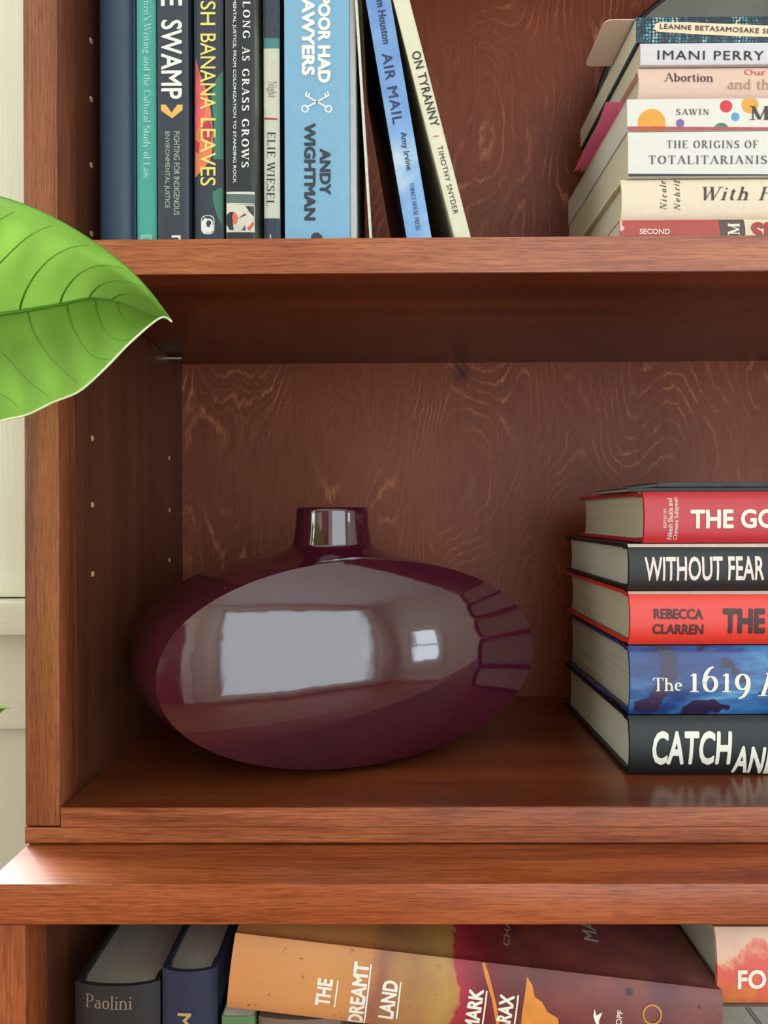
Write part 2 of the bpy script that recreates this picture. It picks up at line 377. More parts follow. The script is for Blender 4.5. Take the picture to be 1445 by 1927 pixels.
# ---------------------------------------------------------------- books
NSEG = 16
class Book:
    """local frame: x along the spine, y from the spine into the shelf, z through the thickness (all titles read along +x)"""
    def __init__(s, name, label, L, T, W, cover, pages, kind='paper', loc=(0, 0, 0), rot=0.0, yaw=0.0, standing=False,
                 bulge=None, side=None, group=None, bt=None, wav=0.0, roughpages=0.0, cat='book', spine_open=False):
        s.L, s.T, s.W = L, T, W
        s.standing = standing
        ry = (math.pi / 2 - R(rot)) if standing else R(rot)
        s.e = thing(name, label, cat, loc, (0, ry, R(yaw)), group)
        s.M = Matrix.Translation(loc) @ s.e.rotation_euler.to_matrix().to_4x4()
        s.Mi = s.M.inverted()
        s.x0 = -L if standing else 0.0
        s.bulge = (0.0035 if kind == 'hard' else 0.0006) if bulge is None else bulge
        hard = kind == 'hard'
        t = bt if bt else (0.0024 if hard else 0.0004)
        s.t = t
        # cover cross-section (y,z), outer then inner
        N = NSEG
        pts = [(W, 0)]
        if hard: pts += [(0.012, 0), (0.009, 0.0010), (0.005, 0.0003)]
        for i in range(N + 1):
            v = i / N
            a = 2 * v - 1
            pts.append((s.spine_y(T * v), T * v))
        if hard: pts += [(0.005, T - 0.0003), (0.009, T - 0.0010), (0.012, T)]
        pts.append((W, T))
        inn = []
        for (y, z) in pts:
            zi = min(max(z, t + (0.0008 if hard and y < 0.012 else 0)), T - t - (0.0008 if hard and y < 0.012 else 0))
            yi = y if y > 0.02 else max(y + t, t)
            inn.append((yi, zi))
        bm = bmesh.new()
        x0, x1 = s.x0, s.x0 + L
        cols = 1 if not wav else 14
        grids = []
        for k in range(cols + 1):
            x = x0 + (x1 - x0) * k / cols
            wz = 0.0
            o_ = [bm.verts.new((x, y, z)) for y, z in pts]; i_ = [bm.verts.new((x, y, z)) for y, z in inn]
            grids.append((o_, i_))
        n = len(pts)
        for (o0, i0), (o1, i1) in zip(grids, grids[1:]):
            for k in range(n - 1):
                f = bm.faces.new((o0[k], o0[k + 1], o1[k + 1], o1[k]))
                isside = min(pts[k][0], pts[k + 1][0]) >= s.bulge - 1e-6 and abs(pts[k][1] - pts[k + 1][1]) < 0.002
                f.material_index = 1 if (side and isside) else 0
                f = bm.faces.new((i0[k], i1[k], i1[k + 1], i0[k + 1])); f.material_index = 1 if side else 0
            for k in (0, n - 1):
                bm.faces.new((o0[k], o1[k], i1[k], i0[k]))
        for (o_, i_) in (grids[0], grids[-1]):
            for k in range(n - 1):
                bm.faces.new((o_[k], o_[k + 1], i_[k + 1], i_[k]))
        bmesh.ops.recalc_face_normals(bm, faces=bm.faces)
        from_bm('cover', bm, [cover, side] if side else cover, s.e, smooth=40)
        # page block
        ins = 0.0032 if hard else 0.0003
        yb = W - (0.0032 if hard else 0.0004)
        y0 = t + (0.0030 if hard else 0.0002) - 0.0
        bm = bmesh.new()
        rings = []
        K = 12
        sect = [(yb, t * 1.02)]
        for i in range(K + 1):
            v = i / K; a = 2 * v - 1
            sect.append((y0 + (s.spine_y(T * v) if hard else 0), t * 1.02 + (T - 2.04 * t) * v))
        for i in range(K, 0, -1):
            v = i / K; a = 2 * v - 1
            sect.append((yb - (0.003 * (1 - a * a) if hard else 0), t * 1.02 + (T - 2.04 * t) * v))
        for x in (x0 + ins, x1 - ins):
            rings.append([bm.verts.new((x, y, z)) for y, z in sect])
        m = len(sect)
        for k in range(m): bm.faces.new((rings[0][k], rings[0][(k + 1) % m], rings[1][(k + 1) % m], rings[1][k]))
        bm.faces.new(rings[0]); bm.faces.new(rings[1][::-1])
        bmesh.ops.recalc_face_normals(bm, faces=bm.faces)
        from_bm('page_block', bm, pages, s.e, smooth=40)
    def spine_y(s, z):
        a = 2 * z / s.T - 1
        a = max(-1, min(1, a))
        return s.bulge * (1 - math.sqrt(max(0, 1 - 0.93 * a * a))) / 0.7354 if s.bulge > 0.001 else s.bulge * abs(a) ** 6
    def spine_l(s, z):
        f = max(0, min(NSEG - 1e-9, z / s.T * NSEG)); i = int(f); u = f - i
        return s.spine_y(s.T * i / NSEG) * (1 - u) + s.spine_y(s.T * (i + 1) / NSEG) * u
    def px(s, px, py, axis='y', val=0.0):
        o = s.Mi @ Vector((0, 0, CZ)); d = s.Mi.to_3x3() @ ray(px, py)
        k = 'xyz'.index(axis)
        return o + d * ((val - o[k]) / d[k])
    def put(s, name, bm, mat, a, b, h, stretch=True, lift=0.00012, top=False, label=None):
        """fit the flat shape in bm to the box whose middle line runs from pixel a to pixel b, h pixels tall"""
        if top: pa, pb = [s.px(*q, axis='z', val=s.T) for q in (a, b)]; A = Vector((pa.x, pa.y)); B = Vector((pb.x, pb.y))
        else: pa, pb = [s.px(*q) for q in (a, b)]; A = Vector((pa.x, pa.z)); B = Vector((pb.x, pb.z))
        e = (B - A); Lw = e.length; e.normalize(); n = Vector((-e.y, e.x))
        hh = h * s.depth() / F
        xs = [v.co.x for v in bm.verts]; ys = [v.co.y for v in bm.verts]
        sx = Lw / (max(xs) - min(xs)); sy = hh / (max(ys) - min(ys)); mx = min(xs); my = (max(ys) + min(ys)) / 2
        for v in bm.verts:
            p = A + e * ((v.co.x - mx) * sx) + n * ((v.co.y - my) * sy)
            v.co = Vector((p.x, p.y, v.co.z))
        if not top:
            for k in range(1, NSEG):
                bmesh.ops.bisect_plane(bm, geom=bm.verts[:] + bm.edges[:] + bm.faces[:], dist=1e-7, plane_co=(0, s.T * k / NSEG, 0), plane_no=(0, 1, 0))
        xa, xb, T = s.x0, s.x0 + s.L, s.T
        for co, no in (((xa + .0002, 0, 0), (-1, 0, 0)), ((xb - .0002, 0, 0), (1, 0, 0))):
            bmesh.ops.bisect_plane(bm, geom=bm.verts[:] + bm.edges[:] + bm.faces[:], dist=1e-7, plane_co=co, plane_no=no, clear_outer=True)
        if not top:
            for co, no in (((0, .0002, 0), (0, -1, 0)), ((0, T - .0002, 0), (0, 1, 0))):
                bmesh.ops.bisect_plane(bm, geom=bm.verts[:] + bm.edges[:] + bm.faces[:], dist=1e-7, plane_co=co, plane_no=no, clear_outer=True)
        for v in bm.verts:
            if top: v.co = Vector((v.co.x, v.co.y, s.T + lift + v.co.z))
            else:
                z = v.co.y
                v.co = Vector((v.co.x, s.spine_l(z) - lift - v.co.z, z))
        o = from_bm(name, bm, mat, s.e)
        if label: o['label'] = label
        return o
    def depth(s): return s.M.translation.y
    def text(s, txt, a, b, h, mat, name='title', top=False, lift=0.0003, **kw):
        return s.put(name, text_bm(txt, **kw), mat, a, b, h, top=top, lift=lift)
    def shape(s, name, pxs, mat, lift=0.00012, label=None):
        """flat printed shape on the spine from picture points"""
        bm = bmesh.new()
        q = [s.px(*p) for p in pxs]
        f = bm.faces.new([bm.verts.new((p.x, p.z, 0)) for p in q])
        bmesh.ops.triangulate(bm, faces=[f])
        for k in range(1, NSEG):
            bmesh.ops.bisect_plane(bm, geom=bm.verts[:] + bm.edges[:] + bm.faces[:], dist=1e-7, plane_co=(0, s.T * k / NSEG, 0), plane_no=(0, 1, 0))
        xa, xb, T = s.x0 + .0001, s.x0 + s.L - .0001, s.T
        for co, no in (((xa, 0, 0), (-1, 0, 0)), ((xb, 0, 0), (1, 0, 0)), ((0, .0001, 0), (0, -1, 0)), ((0, T - .0001, 0), (0, 1, 0))):
            bmesh.ops.bisect_plane(bm, geom=bm.verts[:] + bm.edges[:] + bm.faces[:], dist=1e-7, plane_co=co, plane_no=no, clear_outer=True)
        for v in bm.verts:
            z = v.co.y; v.co = Vector((v.co.x, s.spine_l(z) - lift, z))
        o = from_bm(name, bm, mat, s.e)
        if label: o['label'] = label
        return o
    def disc(s, name, cx, cy, r, mat, ry=None, n=28, a0=0, a1=360, lift=0.00012):
        ry = ry or r
        return s.shape(name, [(cx + r * math.cos(R(a0 + (a1 - a0) * k / n)), cy - ry * math.sin(R(a0 + (a1 - a0) * k / n))) for k in range(n + (0 if a1 - a0 == 360 else 1))], mat, lift)
    def ring(s, name, cx, cy, r, wd, mat, n=24, a0=0, a1=360, lift=0.0002, ry=None):
        bm = bmesh.new(); prev = None; k_ = (ry or r) / r
        for k in range(n + 1):
            a = R(a0 + (a1 - a0) * k / n)
            p = s.px(cx + (r - wd / 2) * math.cos(a), cy - (r - wd / 2) * k_ * math.sin(a)); q = s.px(cx + (r + wd / 2) * math.cos(a), cy - (r + wd / 2) * k_ * math.sin(a))
            cur = [bm.verts.new((t.x, s.spine_y(t.z) - lift, t.z)) for t in (p, q)]
            if prev: bm.faces.new((prev[0], prev[1], cur[1], cur[0]))
            prev = cur
        return from_bm(name, bm, mat, s.e)
    def line(s, name, a, b, wd, mat, lift=0.0003):
        d = Vector((b[0] - a[0], b[1] - a[1])).normalized(); n = Vector((-d.y, d.x)) * wd / 2
        return s.shape(name, [(a[0] - n.x, a[1] - n.y), (b[0] - n.x, b[1] - n.y), (b[0] + n.x, b[1] + n.y), (a[0] + n.x, a[1] + n.y)], mat, lift)
#@@ROOM
# ---------------------------------------------------------------- the room
YB, YF = 0.655, -1.45          # plane of the wall behind the bookcase, and of the wall opposite
XW, XE = -1.7, 2.3
HC = 2.55
def slab_with_hole(name, axis, at, th, a0, a1, z0, z1, holes, mat):
    """wall slab with rectangular openings, at plane axis=at going outwards th"""
    xs = sorted({a0, a1} | {h[0] for h in holes} | {h[1] for h in holes}); zs = sorted({z0, z1} | {h[2] for h in holes} | {h[3] for h in holes})
    bm = bmesh.new()
    for i in range(len(xs) - 1):
        for j in range(len(zs) - 1):
            cx, cz = (xs[i] + xs[i + 1]) / 2, (zs[j] + zs[j + 1]) / 2
            if any(h[0] < cx < h[1] and h[2] < cz < h[3] for h in holes): continue
            lo, hi = sorted((at, at + th))
            if axis == 'y': add_box(bm, (xs[i], lo, zs[j]), (xs[i + 1], hi, zs[j + 1]))
            else: add_box(bm, (lo, xs[i], zs[j]), (hi, xs[i + 1], zs[j + 1]))
    bmesh.ops.remove_doubles(bm, verts=bm.verts, dist=1e-5)
    return struct(from_bm(name, bm, mat))
WIN1 = (-1.28, -0.375, CZ - 0.07, CZ + 1.05)
WIN2 = (0.12, 2.02, 0.12, 2.40)
WIN4_ADDED = (-0.95, -0.15, CZ - 0.30, CZ + 0.95)  # opening of the added west window
WIN3 = (-1.22, -0.78, CZ - 0.60, CZ + 0.35)
slab_with_hole('wall_north', 'y', YB, 0.10, XW, XE, 0, HC, [WIN1], wall_paint)
slab_with_hole('wall_south', 'y', YF, -0.10, XW, XE, 0, HC, [WIN2], wall_paint)
slab_with_hole('wall_west', 'x', XW, -0.10, YF, YB, 0, HC, [WIN4_ADDED], wall_paint)
slab_with_hole('wall_east', 'x', XE, 0.10, YF, YB, 0, HC, [WIN3], wall_paint)
floor_m = wood('oak_floor', 'x', (120, 78, 46), (150, 102, 62), (172, 124, 80), 0.4, 1.0, 1.0)
struct(box('floor', (XW - .1, YF - .1, -0.05), (XE + .1, YB + .1, 0.0), floor_m))
struct(box('ceiling', (XW - .1, YF - .1, HC), (XE + .1, YB + .1, HC + 0.05), ceil_paint))
def thin_glass():
    s = NT('window_glass')
    tr = s.n('ShaderNodeBsdfTransparent'); tr.inputs[0].default_value = (.97, .99, .98, 1)
    g = s.n('ShaderNodeBsdfGlossy'); g.inputs['Roughness'].default_value = .02
    fr = s.n('ShaderNodeLayerWeight')
    mx = s.n('ShaderNodeMixShader'); s.l(s.math('ADD', s.math('MULTIPLY', s.math('POWER', fr.outputs['Facing'], 5.0), .8), .04), mx.inputs[0]); s.l(tr.outputs[0], mx.inputs[1]); s.l(g.outputs[0], mx.inputs[2])
    s.l(mx.outputs[0], s.out.inputs['Surface']); return s.m
glass = thin_glass()
def window(name, axis, at, sgn, h, panes=(1, 2), casing=0.105, sill=True):
    """frame, sash bars, pane, casing and sill of a window; sgn = direction into the room"""
    a0, a1, z0, z1 = h
    e = bpy.data.objects.new(name, None); sc.collection.objects.link(e); e['kind'] = 'structure'
    c = ((a0 + a1) / 2, at, z0) if axis == 'y' else (at, (a0 + a1) / 2, z0)
    e.location = c
    def bb(nm, p0, p1, q0, q1, r0, r1, mat, bev=0.0):
        d0, d1 = sorted((at + sgn * r0, at + sgn * r1))
        if axis == 'y': return box(nm, (p0, d0, q0), (p1, d1, q1), mat, e, c, bev)
        return box(nm, (d0, p0, q0), (d1, p1, q1), mat, e, c, bev)
    k = casing
    bb('casing', a0 - k, a0 - .004, z0 - .001, z1 + k, 0.0005, 0.020, cream_trim, .002)
    bb('casing', a1 + .004, a1 + k, z0 - .001, z1 + k, 0.0005, 0.020, cream_trim, .002)
    bb('casing', a0 - .0035, a1 + .0035, z1 + .004, z1 + k, 0.0005, 0.019, cream_trimx, .002)
    if sill:
        bb('sill', a0 - k - .03, a1 + k + .03, z0 - .030, z0 - .002, 0.0005, 0.045, cream_trimx, .003)
        bb('apron', a0 - k, a1 + k, z0 - .117, z0 - .0305, 0.0005, 0.012, cream_trimx, .002)
    f = .035
    bb('sash', a0 + .001, a0 + f, z0 + .001, z1 - .001, -.06, -.03, cream_trim)
    bb('sash', a1 - f, a1 - .001, z0 + .001, z1 - .001, -.06, -.03, cream_trim)
    bb('sash', a0 + f, a1 - f, z0 + .001, z0 + f, -.06, -.03, cream_trimx)
    bb('sash', a0 + f, a1 - f, z1 - f, z1 - .001, -.06, -.03, cream_trimx)
    zm = (z0 + z1) / 2
    if panes[1] == 1:
        bb('pane', a0 + f, a1 - f, z0 + f, z1 - f, -.047, -.043, glass); return e
    bb('sash_bar', a0 + f, a1 - f, zm - .018, zm + .018, -.06, -.03, cream_trimx)
    bb('pane', a0 + f, a1 - f, z0 + f, zm - .018, -.047, -.043, glass)
    bb('pane', a0 + f, a1 - f, zm + .018, z1 - f, -.047, -.043, glass)
    return e
window('window_1', 'y', YB, -1, WIN1)
window('window_2', 'y', YF, 1, WIN2, (1, 1))
window('window_3', 'x', XE, -1, WIN3)
window('added_window_4', 'x', XW, 1, WIN4_ADDED)  # unseen window, added to brighten the casing and book ends
# a brown panelled door to the right of the opposite window, seen only in the glaze of the vase
dw = wood('door_wood', 'z', (92, 52, 30), (120, 72, 44), (140, 90, 58), 0.4, 3.0)
de = bpy.data.objects.new('door_1', None); sc.collection.objects.link(de); de['kind'] = 'structure'; de.location = (-0.62, YF, 0)
def dbox(nm, lo, hi, m, bev=0.002): return box(nm, (lo[0] - 1.24, lo[1], lo[2]), (hi[0] - 1.24, hi[1], hi[2]), m, de, de.location, bev)
dbox('door_leaf', (0.22, YF + .001, 0.01), (1.02, YF + .030, 2.03), dw)
for zz in ((0.18, 0.95), (1.08, 1.88)):
    for xx in ((0.32, 0.58), (0.66, 0.92)): dbox('panel', (xx[0], YF + .0305, zz[0]), (xx[1], YF + .038, zz[1]), dw, 0.003)
dbox('casing', (0.12, YF + .001, 0.001), (0.215, YF + .022, 2.13), cream_trim); dbox('casing', (1.025, YF + .001, 0.001), (1.12, YF + .022, 2.13), cream_trim)
dbox('casing', (0.216, YF + .001, 2.035), (1.024, YF + .021, 2.13), cream_trimx)
bm = bmesh.new(); lathe(bm, [(0.008, 0), (0.009, 0.02), (0.024, 0.03), (0.028, 0.045), (0.02, 0.058), (0.004, 0.062)], 20)
kb = from_bm('handle', bm, plain((170, 140, 80), 0.25), de, 40); kb.rotation_euler = (R(-90), 0, 0); kb.location = (0.27 - .62, 0.031, 1.0)
for nm, a, b_ in (('baseboard_west', (XW + .0005, YF + .02, 0.0005), (XW + .016, YB - .02, 0.12)), ('baseboard_east', (XE - .016, YF + .02, 0.0005), (XE - .0005, YB - .02, 0.12))):
    struct(box(nm, a, b_, cream_trimx, bevel=.002))

# ---------------------------------------------------------------- bookcase (upper and lower case)
D1, D2, DB = 0.40, 0.358, 0.64
XL = P(45, 900, D1).x; XI = P(111, 1000, D1).x
XRI, XRO = 0.50, 0.50 + (XI - XL)
zs_t, zs_b = Z(446, D1), Z(514, D1)
zb_t, zb_b = Z(1518.5, D1), Z(1588, D1)
zst = P(80, 1555, D1).z
ztop = zs_t + 0.325
uc = thing('bookcase', 'upper reddish brown wooden bookcase whose open shelf holds the maroon vase', 'bookcase', ((XL + XRO) / 2, D1, zb_b))
O = uc.location
ply = plywood()
def ubox(nm, lo, hi, m, bev=0.0012): return box(nm, lo, hi, m, uc, O, bev)
# side panels: a front stile strip and the panel behind; the left panel is drilled for shelf pins
def drilled_side():
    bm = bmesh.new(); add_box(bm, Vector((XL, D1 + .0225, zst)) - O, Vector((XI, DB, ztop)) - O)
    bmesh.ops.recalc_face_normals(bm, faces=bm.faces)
    o = from_bm('side_panel', bm, wood_side_shaded, uc)
    cb = bmesh.new()
    holes = []
    for px_, ys, in ((175, (825, 950, 1080)), (171, (77, 187, 311, 440)), (320, (862, 960, 1054)),):
        for y_ in ys:
            d = 0.4458 if px_ < 200 else 0.6023
            p = P(px_, y_, d); holes.append(Vector((XI, p.y, p.z)))
    holes += [Vector((XI, 0.6023, holes[0].z + .0412 * k)) for k in (4, 5, 6, 7)]
    for h in holes:
        q = h - O
        m = Matrix.Translation(q + Vector((-.002, 0, 0))) @ Matrix.Rotation(R(90), 4, 'Y')
        bmesh.ops.create_cone(cb, cap_ends=True, segments=16, radius1=0.0023, radius2=0.0027, depth=0.009, matrix=m)
    me = bpy.data.meshes.new('c'); cb.to_mesh(me); cb.free(); co = bpy.data.objects.new('c', me); sc.collection.objects.link(co); co.location = O
    md = o.modifiers.new('b', 'BOOLEAN'); md.object = co; md.operation = 'DIFFERENCE'; md.solver = 'EXACT'
    dg = bpy.context.evaluated_depsgraph_get(); dg.update()
    nm = bpy.data.meshes.new_from_object(o.evaluated_get(dg)); o.modifiers.clear(); o.data = nm
    bpy.data.objects.remove(co)
    raw = plain((214, 170, 128), 0.7)
    for h in holes:
        b = bmesh.new(); bmesh.ops.create_cone(b, cap_ends=True, segments=16, radius1=0.0024, radius2=0.0016, depth=0.0030,
              matrix=Matrix.Translation(h - O + Vector((-.0012, 0, 0))) @ Matrix.Rotation(R(90), 4, 'Y'))
        from_bm('peg_hole', b, raw, uc)
drilled_side()
ubox('stile', (XL, D1, zst), (XI, D1 + .022, ztop), wood_stile)
ubox('side_panel', (XRI, D1 + .0225, zst), (XRO, DB, ztop), wood_side_shaded)
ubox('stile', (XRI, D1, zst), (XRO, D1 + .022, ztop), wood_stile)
bm = bmesh.new()
e0 = 0.0004
add_box(bm, Vector((XL, D1, zb_b + e0)) - O, Vector((XRO, DB, zst - e0)) - O)
add_box(bm, Vector((XI + e0, D1, zst - e0)) - O, Vector((XRI - e0, DB, zb_t)) - O)
bmesh.ops.recalc_face_normals(bm, faces=bm.faces)
from_bm('bottom_board', bm, wood_board_shaded, uc)
ubox('edge_strip', (XI + .0006, D1 - .0003, zst - .0002), (XRI - .0006, D1 + .0002, zb_t - .0004), wood_front, 0)
ubox('edge_strip', (XL + .0003, D1 - .0003, zb_b + .0010), (XRO - .0003, D1 + .0002, zst - .0006), wood_front, 0)
ubox('shelf', (XI + .0006, D1 + .0012, zs_b), (XRI - .0006, DB - .0004, zs_t), wood_board_shaded, .0008)
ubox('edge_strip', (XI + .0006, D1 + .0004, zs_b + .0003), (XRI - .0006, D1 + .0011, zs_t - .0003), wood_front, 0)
ubox('top_board', (XL, D1, ztop + .0004), (XRO, DB, ztop + .02), wood_front)
ubox('back_panel', (XL + .001, DB + .0003, zb_b + .001), (XRO - .001, DB + .0065, ztop + .019), ply, 0)
# metal pins that carry the shelf
pin_m = NT('steel_pin'); pin_m.base((0.75, 0.75, 0.74, 1)); pin_m.b.inputs['Metallic'].default_value = 1.0; pin_m.rough(0.25); pin_m = pin_m.m
for y_ in (0.4458, 0.6023):
    b = bmesh.new(); tube(b, [(XI + .0002 - O.x, y_ - O.y, zs_b - .0026 - O.z), (XI + .0110 - O.x, y_ - O.y, zs_b - .0026 - O.z)], 0.0024, 12)
    from_bm('shelf_pin', b, pin_m, uc, 40)
# lower case
zl_t = zb_b - .0006; zl_b = Z(1741, D2)
XL2 = P(-30, 1700, D2).x; XI2 = P(47, 1850, D2).x; DB2 = 0.64
lc = thing('bookcase', 'deeper reddish brown wooden case at the bottom that carries the upper bookcase', 'bookcase', ((XL2 + XRO) / 2, D2, 0.0005))
O2 = lc.location
def lbox(nm, lo, hi, m, bev=0.0012): return box(nm, lo, hi, m, lc, O2, bev)
lbox('top_board', (XL2, D2, zl_b), (XRO + .003, DB2, zl_t), wood_low)
lbox('side_panel', (XL2 + .0005, D2 + .0225, 0.002), (XI2, DB2, zl_b - .0004), wood_side_shaded)
lbox('stile', (XL2 + .0005, D2 + .0008, 0.002), (XI2, D2 + .022, zl_b - .0004), wood_lowz)
lbox('side_panel', (XRI - .002, D2 + .0225, 0.002), (XRO + .002, DB2, zl_b - .0004), wood_side_shaded)
lbox('stile', (XRI - .002, D2 + .0008, 0.002), (XRO + .002, D2 + .022, zl_b - .0004), wood_lowz)
zsl = zl_b - 0.265
lbox('shelf', (XI2 + .0005, D2 + .0008, zsl - .02), (XRI - .0025, DB2 - .0004, zsl), wood_low)
lbox('shelf', (XI2 + .0005, D2 + .0008, 0.225), (XRI - .0025, DB2 - .0004, 0.245), wood_low)
lbox('bottom_board', (XI2 + .0005, D2 + .0008, 0.06), (XRI - .0025, DB2 - .0004, 0.08), wood_low)
lbox('plinth', (XI2 + .0005, D2 + .015, 0.001), (XRI - .0025, D2 + .033, 0.0595), wood_low)
lbox('back_panel', (XL2 + .001, DB2 + .0003, 0.002), (XRO - .001, DB2 + .0065, zl_t - .001), ply, 0)

# ---------------------------------------------------------------- upper shelf: standing books
ZS = zs_t + 0.0003
G1 = 'books standing on the upper shelf'
white_ink = plain((240, 236, 226), 0.5, 0.02); black_ink = plain((34, 34, 38), 0.5, 0.05)
def stand(name, label, p0, p1, d, L, W, cover, pages, kind='paper', py=440, rot=0, **kw):
    """book standing with its spine between pixels p0 and p1"""
    x0 = X(p0, d, py); T = (X(p1, d, py) - x0) * math.cos(R(rot))
    dy = P(p0, py, d).z - ZS
    xb = x0 + math.tan(R(rot)) * dy
    return Book(name, label, L, T, W, cover, pages, kind, (xb, d, ZS), rot, standing=True, group=G1, **kw)
slate = plain((52, 60, 72), 0.42, .05); navy = plain((54, 76, 96), 0.45, .05); black_cv = plain((40, 42, 48), 0.4, .05); coal = plain((26, 27, 30), 0.4, .05)
b = stand('book', 'dark blue hardback with a bare spine, leftmost on the upper shelf', 184, 248, .432, .23, .15, navy, pages_cream, 'hard', bulge=.004)
b = stand('book', 'thin dark navy paperback between the bare dark spine and the teal book', 249.5, 257, .436, .21, .13, navy, pages_cream)
teal = plain((78, 176, 164), 0.45, .04); tealw = plain((176, 226, 214), .5, .03)
b = stand('book', 'slim teal paperback with pale condensed lettering about a cultural study of law', 258, 294.5, .428, .215, .14, teal, pages_white)
b.text("Indigenous Women's Writing and the Cultural Study of Law", (276, -115), (275, 338), 17, tealw, font='serif', weight=.15, thin=.05)
b.shape('emblem', [(265, 442), (285, 442), (285, 460), (265, 460)], tealw); b.shape('emblem', [(267.5, 444), (282.5, 444), (282.5, 460), (267.5, 460)], teal, .0003)
b.text('88', (268.5, 447), (281.5, 447), 5, tealw, lift=.0005)
b = stand('book', 'dark slate paperback titled in big white letters ending SWAMP with a yellow chevron', 297, 355, .422, .22, .15, slate, pages_cream)
b.text('THE', (323, -85), (323, 12), 40, white_ink, bold=.02); b.text('SWAMP', (323, 38), (323, 187), 40, white_ink, bold=.02)
yel = plain((236, 184, 92), .5, .03)
b.shape('chevron', [(303, 197), (312, 197), (323, 212), (334, 197), (343.5, 197), (343.5, 207), (324, 223), (303, 208)], yel)
pg = plain((176, 194, 164), .5, .03)
b.text('FIGHTING FOR INDIGENOUS', (332.5, 248), (332.5, 405), 11, pg); b.text('ENVIRONMENTAL JUSTICE', (314, 248), (314, 392), 11, pg)
b.shape('emblem', [(323, 443), (340, 443), (340, 462), (336, 462), (336, 447), (323, 447)], white_ink)
b = stand('book', 'dark slate paperback titled BANANA LEAVES in yellow over a red and orange leaf', 366, 421, .426, .22, .15, slate, pages_cream)
pink = plain((226, 92, 92), .5, .15, 120); orange = plain((238, 128, 84), .5, .1, 120); grn = plain((66, 128, 108), .5, .08); crim = plain((196, 56, 78), .5, .1)
b.shape('leaf_print', [(368, 110), (376, 138), (388, 170), (396, 205), (400, 240), (401, 275), (396, 300), (382, 320), (367, 334)], orange)
b.shape('leaf_print', [(368, 112), (376, 140), (386, 170), (388, 200), (380, 230), (367, 250)], pink, .0002)
b.shape('leaf_print', [(378, 238), (394, 222), (400, 245), (397, 268), (384, 262)], crim, .0002); b.shape('leaf_print', [(367, 262), (376, 270), (374, 290), (367, 284)], crim, .0002)
b.shape('leaf_print', [(398, 178), (406, 150), (421, 130), (421, 300), (402, 300), (403, 240)], grn)
b.shape('leaf_print', [(400, 362), (416, 352), (419, 356), (418, 425), (408, 405), (401, 380)], grn)
yl = plain((240, 222, 120), .5, .03)
for w_, y0_, y1_ in (('FRESH', -62, 48), ('BANANA', 64, 206), ('LEAVES', 223, 350)): b.text(w_, (392, y0_), (391.5, y1_), 29, yl, bold=.006)
def rounded(cx, cy, w_, h_, r, n=5):
    pts = []
    for sx, sy, a0 in ((1, -1, 0), (-1, -1, 90), (-1, 1, 180), (1, 1, 270)):
        for k in range(n + 1):
            a = R(a0 + 90 * k / n)
            pts.append((cx + sx * (w_ / 2 - r) + r * math.cos(a), cy + sy * (h_ / 2 - r) - r * math.sin(a)))
    return pts
b.shape('emblem', rounded(391, 423, 25, 36, 10), white_ink); b.shape('emblem', rounded(391, 423, 22, 33, 9), slate, .0002)
b.shape('emblem', [(380, 418), (386, 410), (391, 413), (388, 420), (390, 428), (396, 428), (400, 422), (402, 424), (401, 434), (395, 439), (385, 439), (380, 434)], white_ink, .0003)
b.ring('emblem', 393, 420, 6.5, 3.2, white_ink, a0=-70, a1=150, lift=.0004)
b = stand('book', 'black paperback titled LONG AS GRASS GROWS with a small picture at its foot', 425, 480, .417, .22, .15, black_cv, pages_cream, side=plain((120, 124, 104), .5, .7, 22))
for w_, y0_, y1_ in (('AS', -38, -12), ('LONG', 3, 73), ('AS', 88, 115), ('GRASS', 130, 209), ('GROWS', 224, 316)): b.text(w_, (464 - y0_ * .008, y0_), (464 - y1_ * .008, y1_), 14, white_ink, font='serif', weight=.17, thin=.07, track=.16)
b.text("INDIGENOUS PEOPLE'S FIGHT FOR ENVIRONMENTAL JUSTICE, FROM COLONIZATION TO STANDING ROCK", (441, -245), (441, 345), 8, white_ink, bold=.012)
gg = plain((92, 106, 100), .5, .05); cr = plain((214, 206, 190), .6, .08, 90)
b.shape('band', [(426, 361), (479, 361), (479, 385), (426, 385)], cr); b.shape('band', [(426, 365), (479, 366), (479, 383), (426, 382)], gg, .0002)
b.shape('picture', [(426, 385), (479, 386), (479, 437), (426, 437)], cr)
bl = plain((44, 44, 50), .5); fl = plain((226, 110, 84), .5)
b.shape('picture_detail', [(426, 404), (433, 399), (441, 399), (438, 420), (440, 433), (432, 433), (426, 422)], bl, .0002)
b.shape('picture_detail', [(440, 399), (445, 402), (448, 409), (445, 422), (439, 422), (437, 408)], fl, .0003)
b.shape('picture_detail', [(449, 411), (460, 402), (464, 405)], plain((140, 50, 70), .5), .0003)
b.shape('picture_detail', [(465, 430), (477, 416), (478, 422), (470, 435)], plain((220, 92, 62), .5), .0003)
b.shape('picture_detail', [(454, 434), (461, 424), (463, 434)], plain((84, 84, 130), .5), .0003)
b.shape('picture_detail', [(462, 388), (478, 388), (478, 408), (470, 400)], plain((60, 66, 62), .5, .9, 700), .0003)
crm = plain((230, 226, 204), .5, .03); sl2 = plain((58, 70, 84), .45, .04); dkt = plain((44, 60, 72), .45, .04)
b = stand('book', 'slim cream paperback reading Night with dark bands at top and foot', 497, 527, .427, .19, .13, crm, pages_cream, side=dkt)
b.shape('band', [(495, -60), (527, -60), (527, 72), (495, 72)], sl2); b.shape('band', [(495, 72), (527, 72), (527, 91), (495, 91)], plain((84, 146, 146), .5, .04), .0002)
b.shape('band', [(494, 411), (528, 411), (528, 470), (494, 470)], sl2)
b.text('Night', (511, 153), (511, 184), 19, plain((110, 104, 100), .5), font='serif', weight=.07, thin=.04)
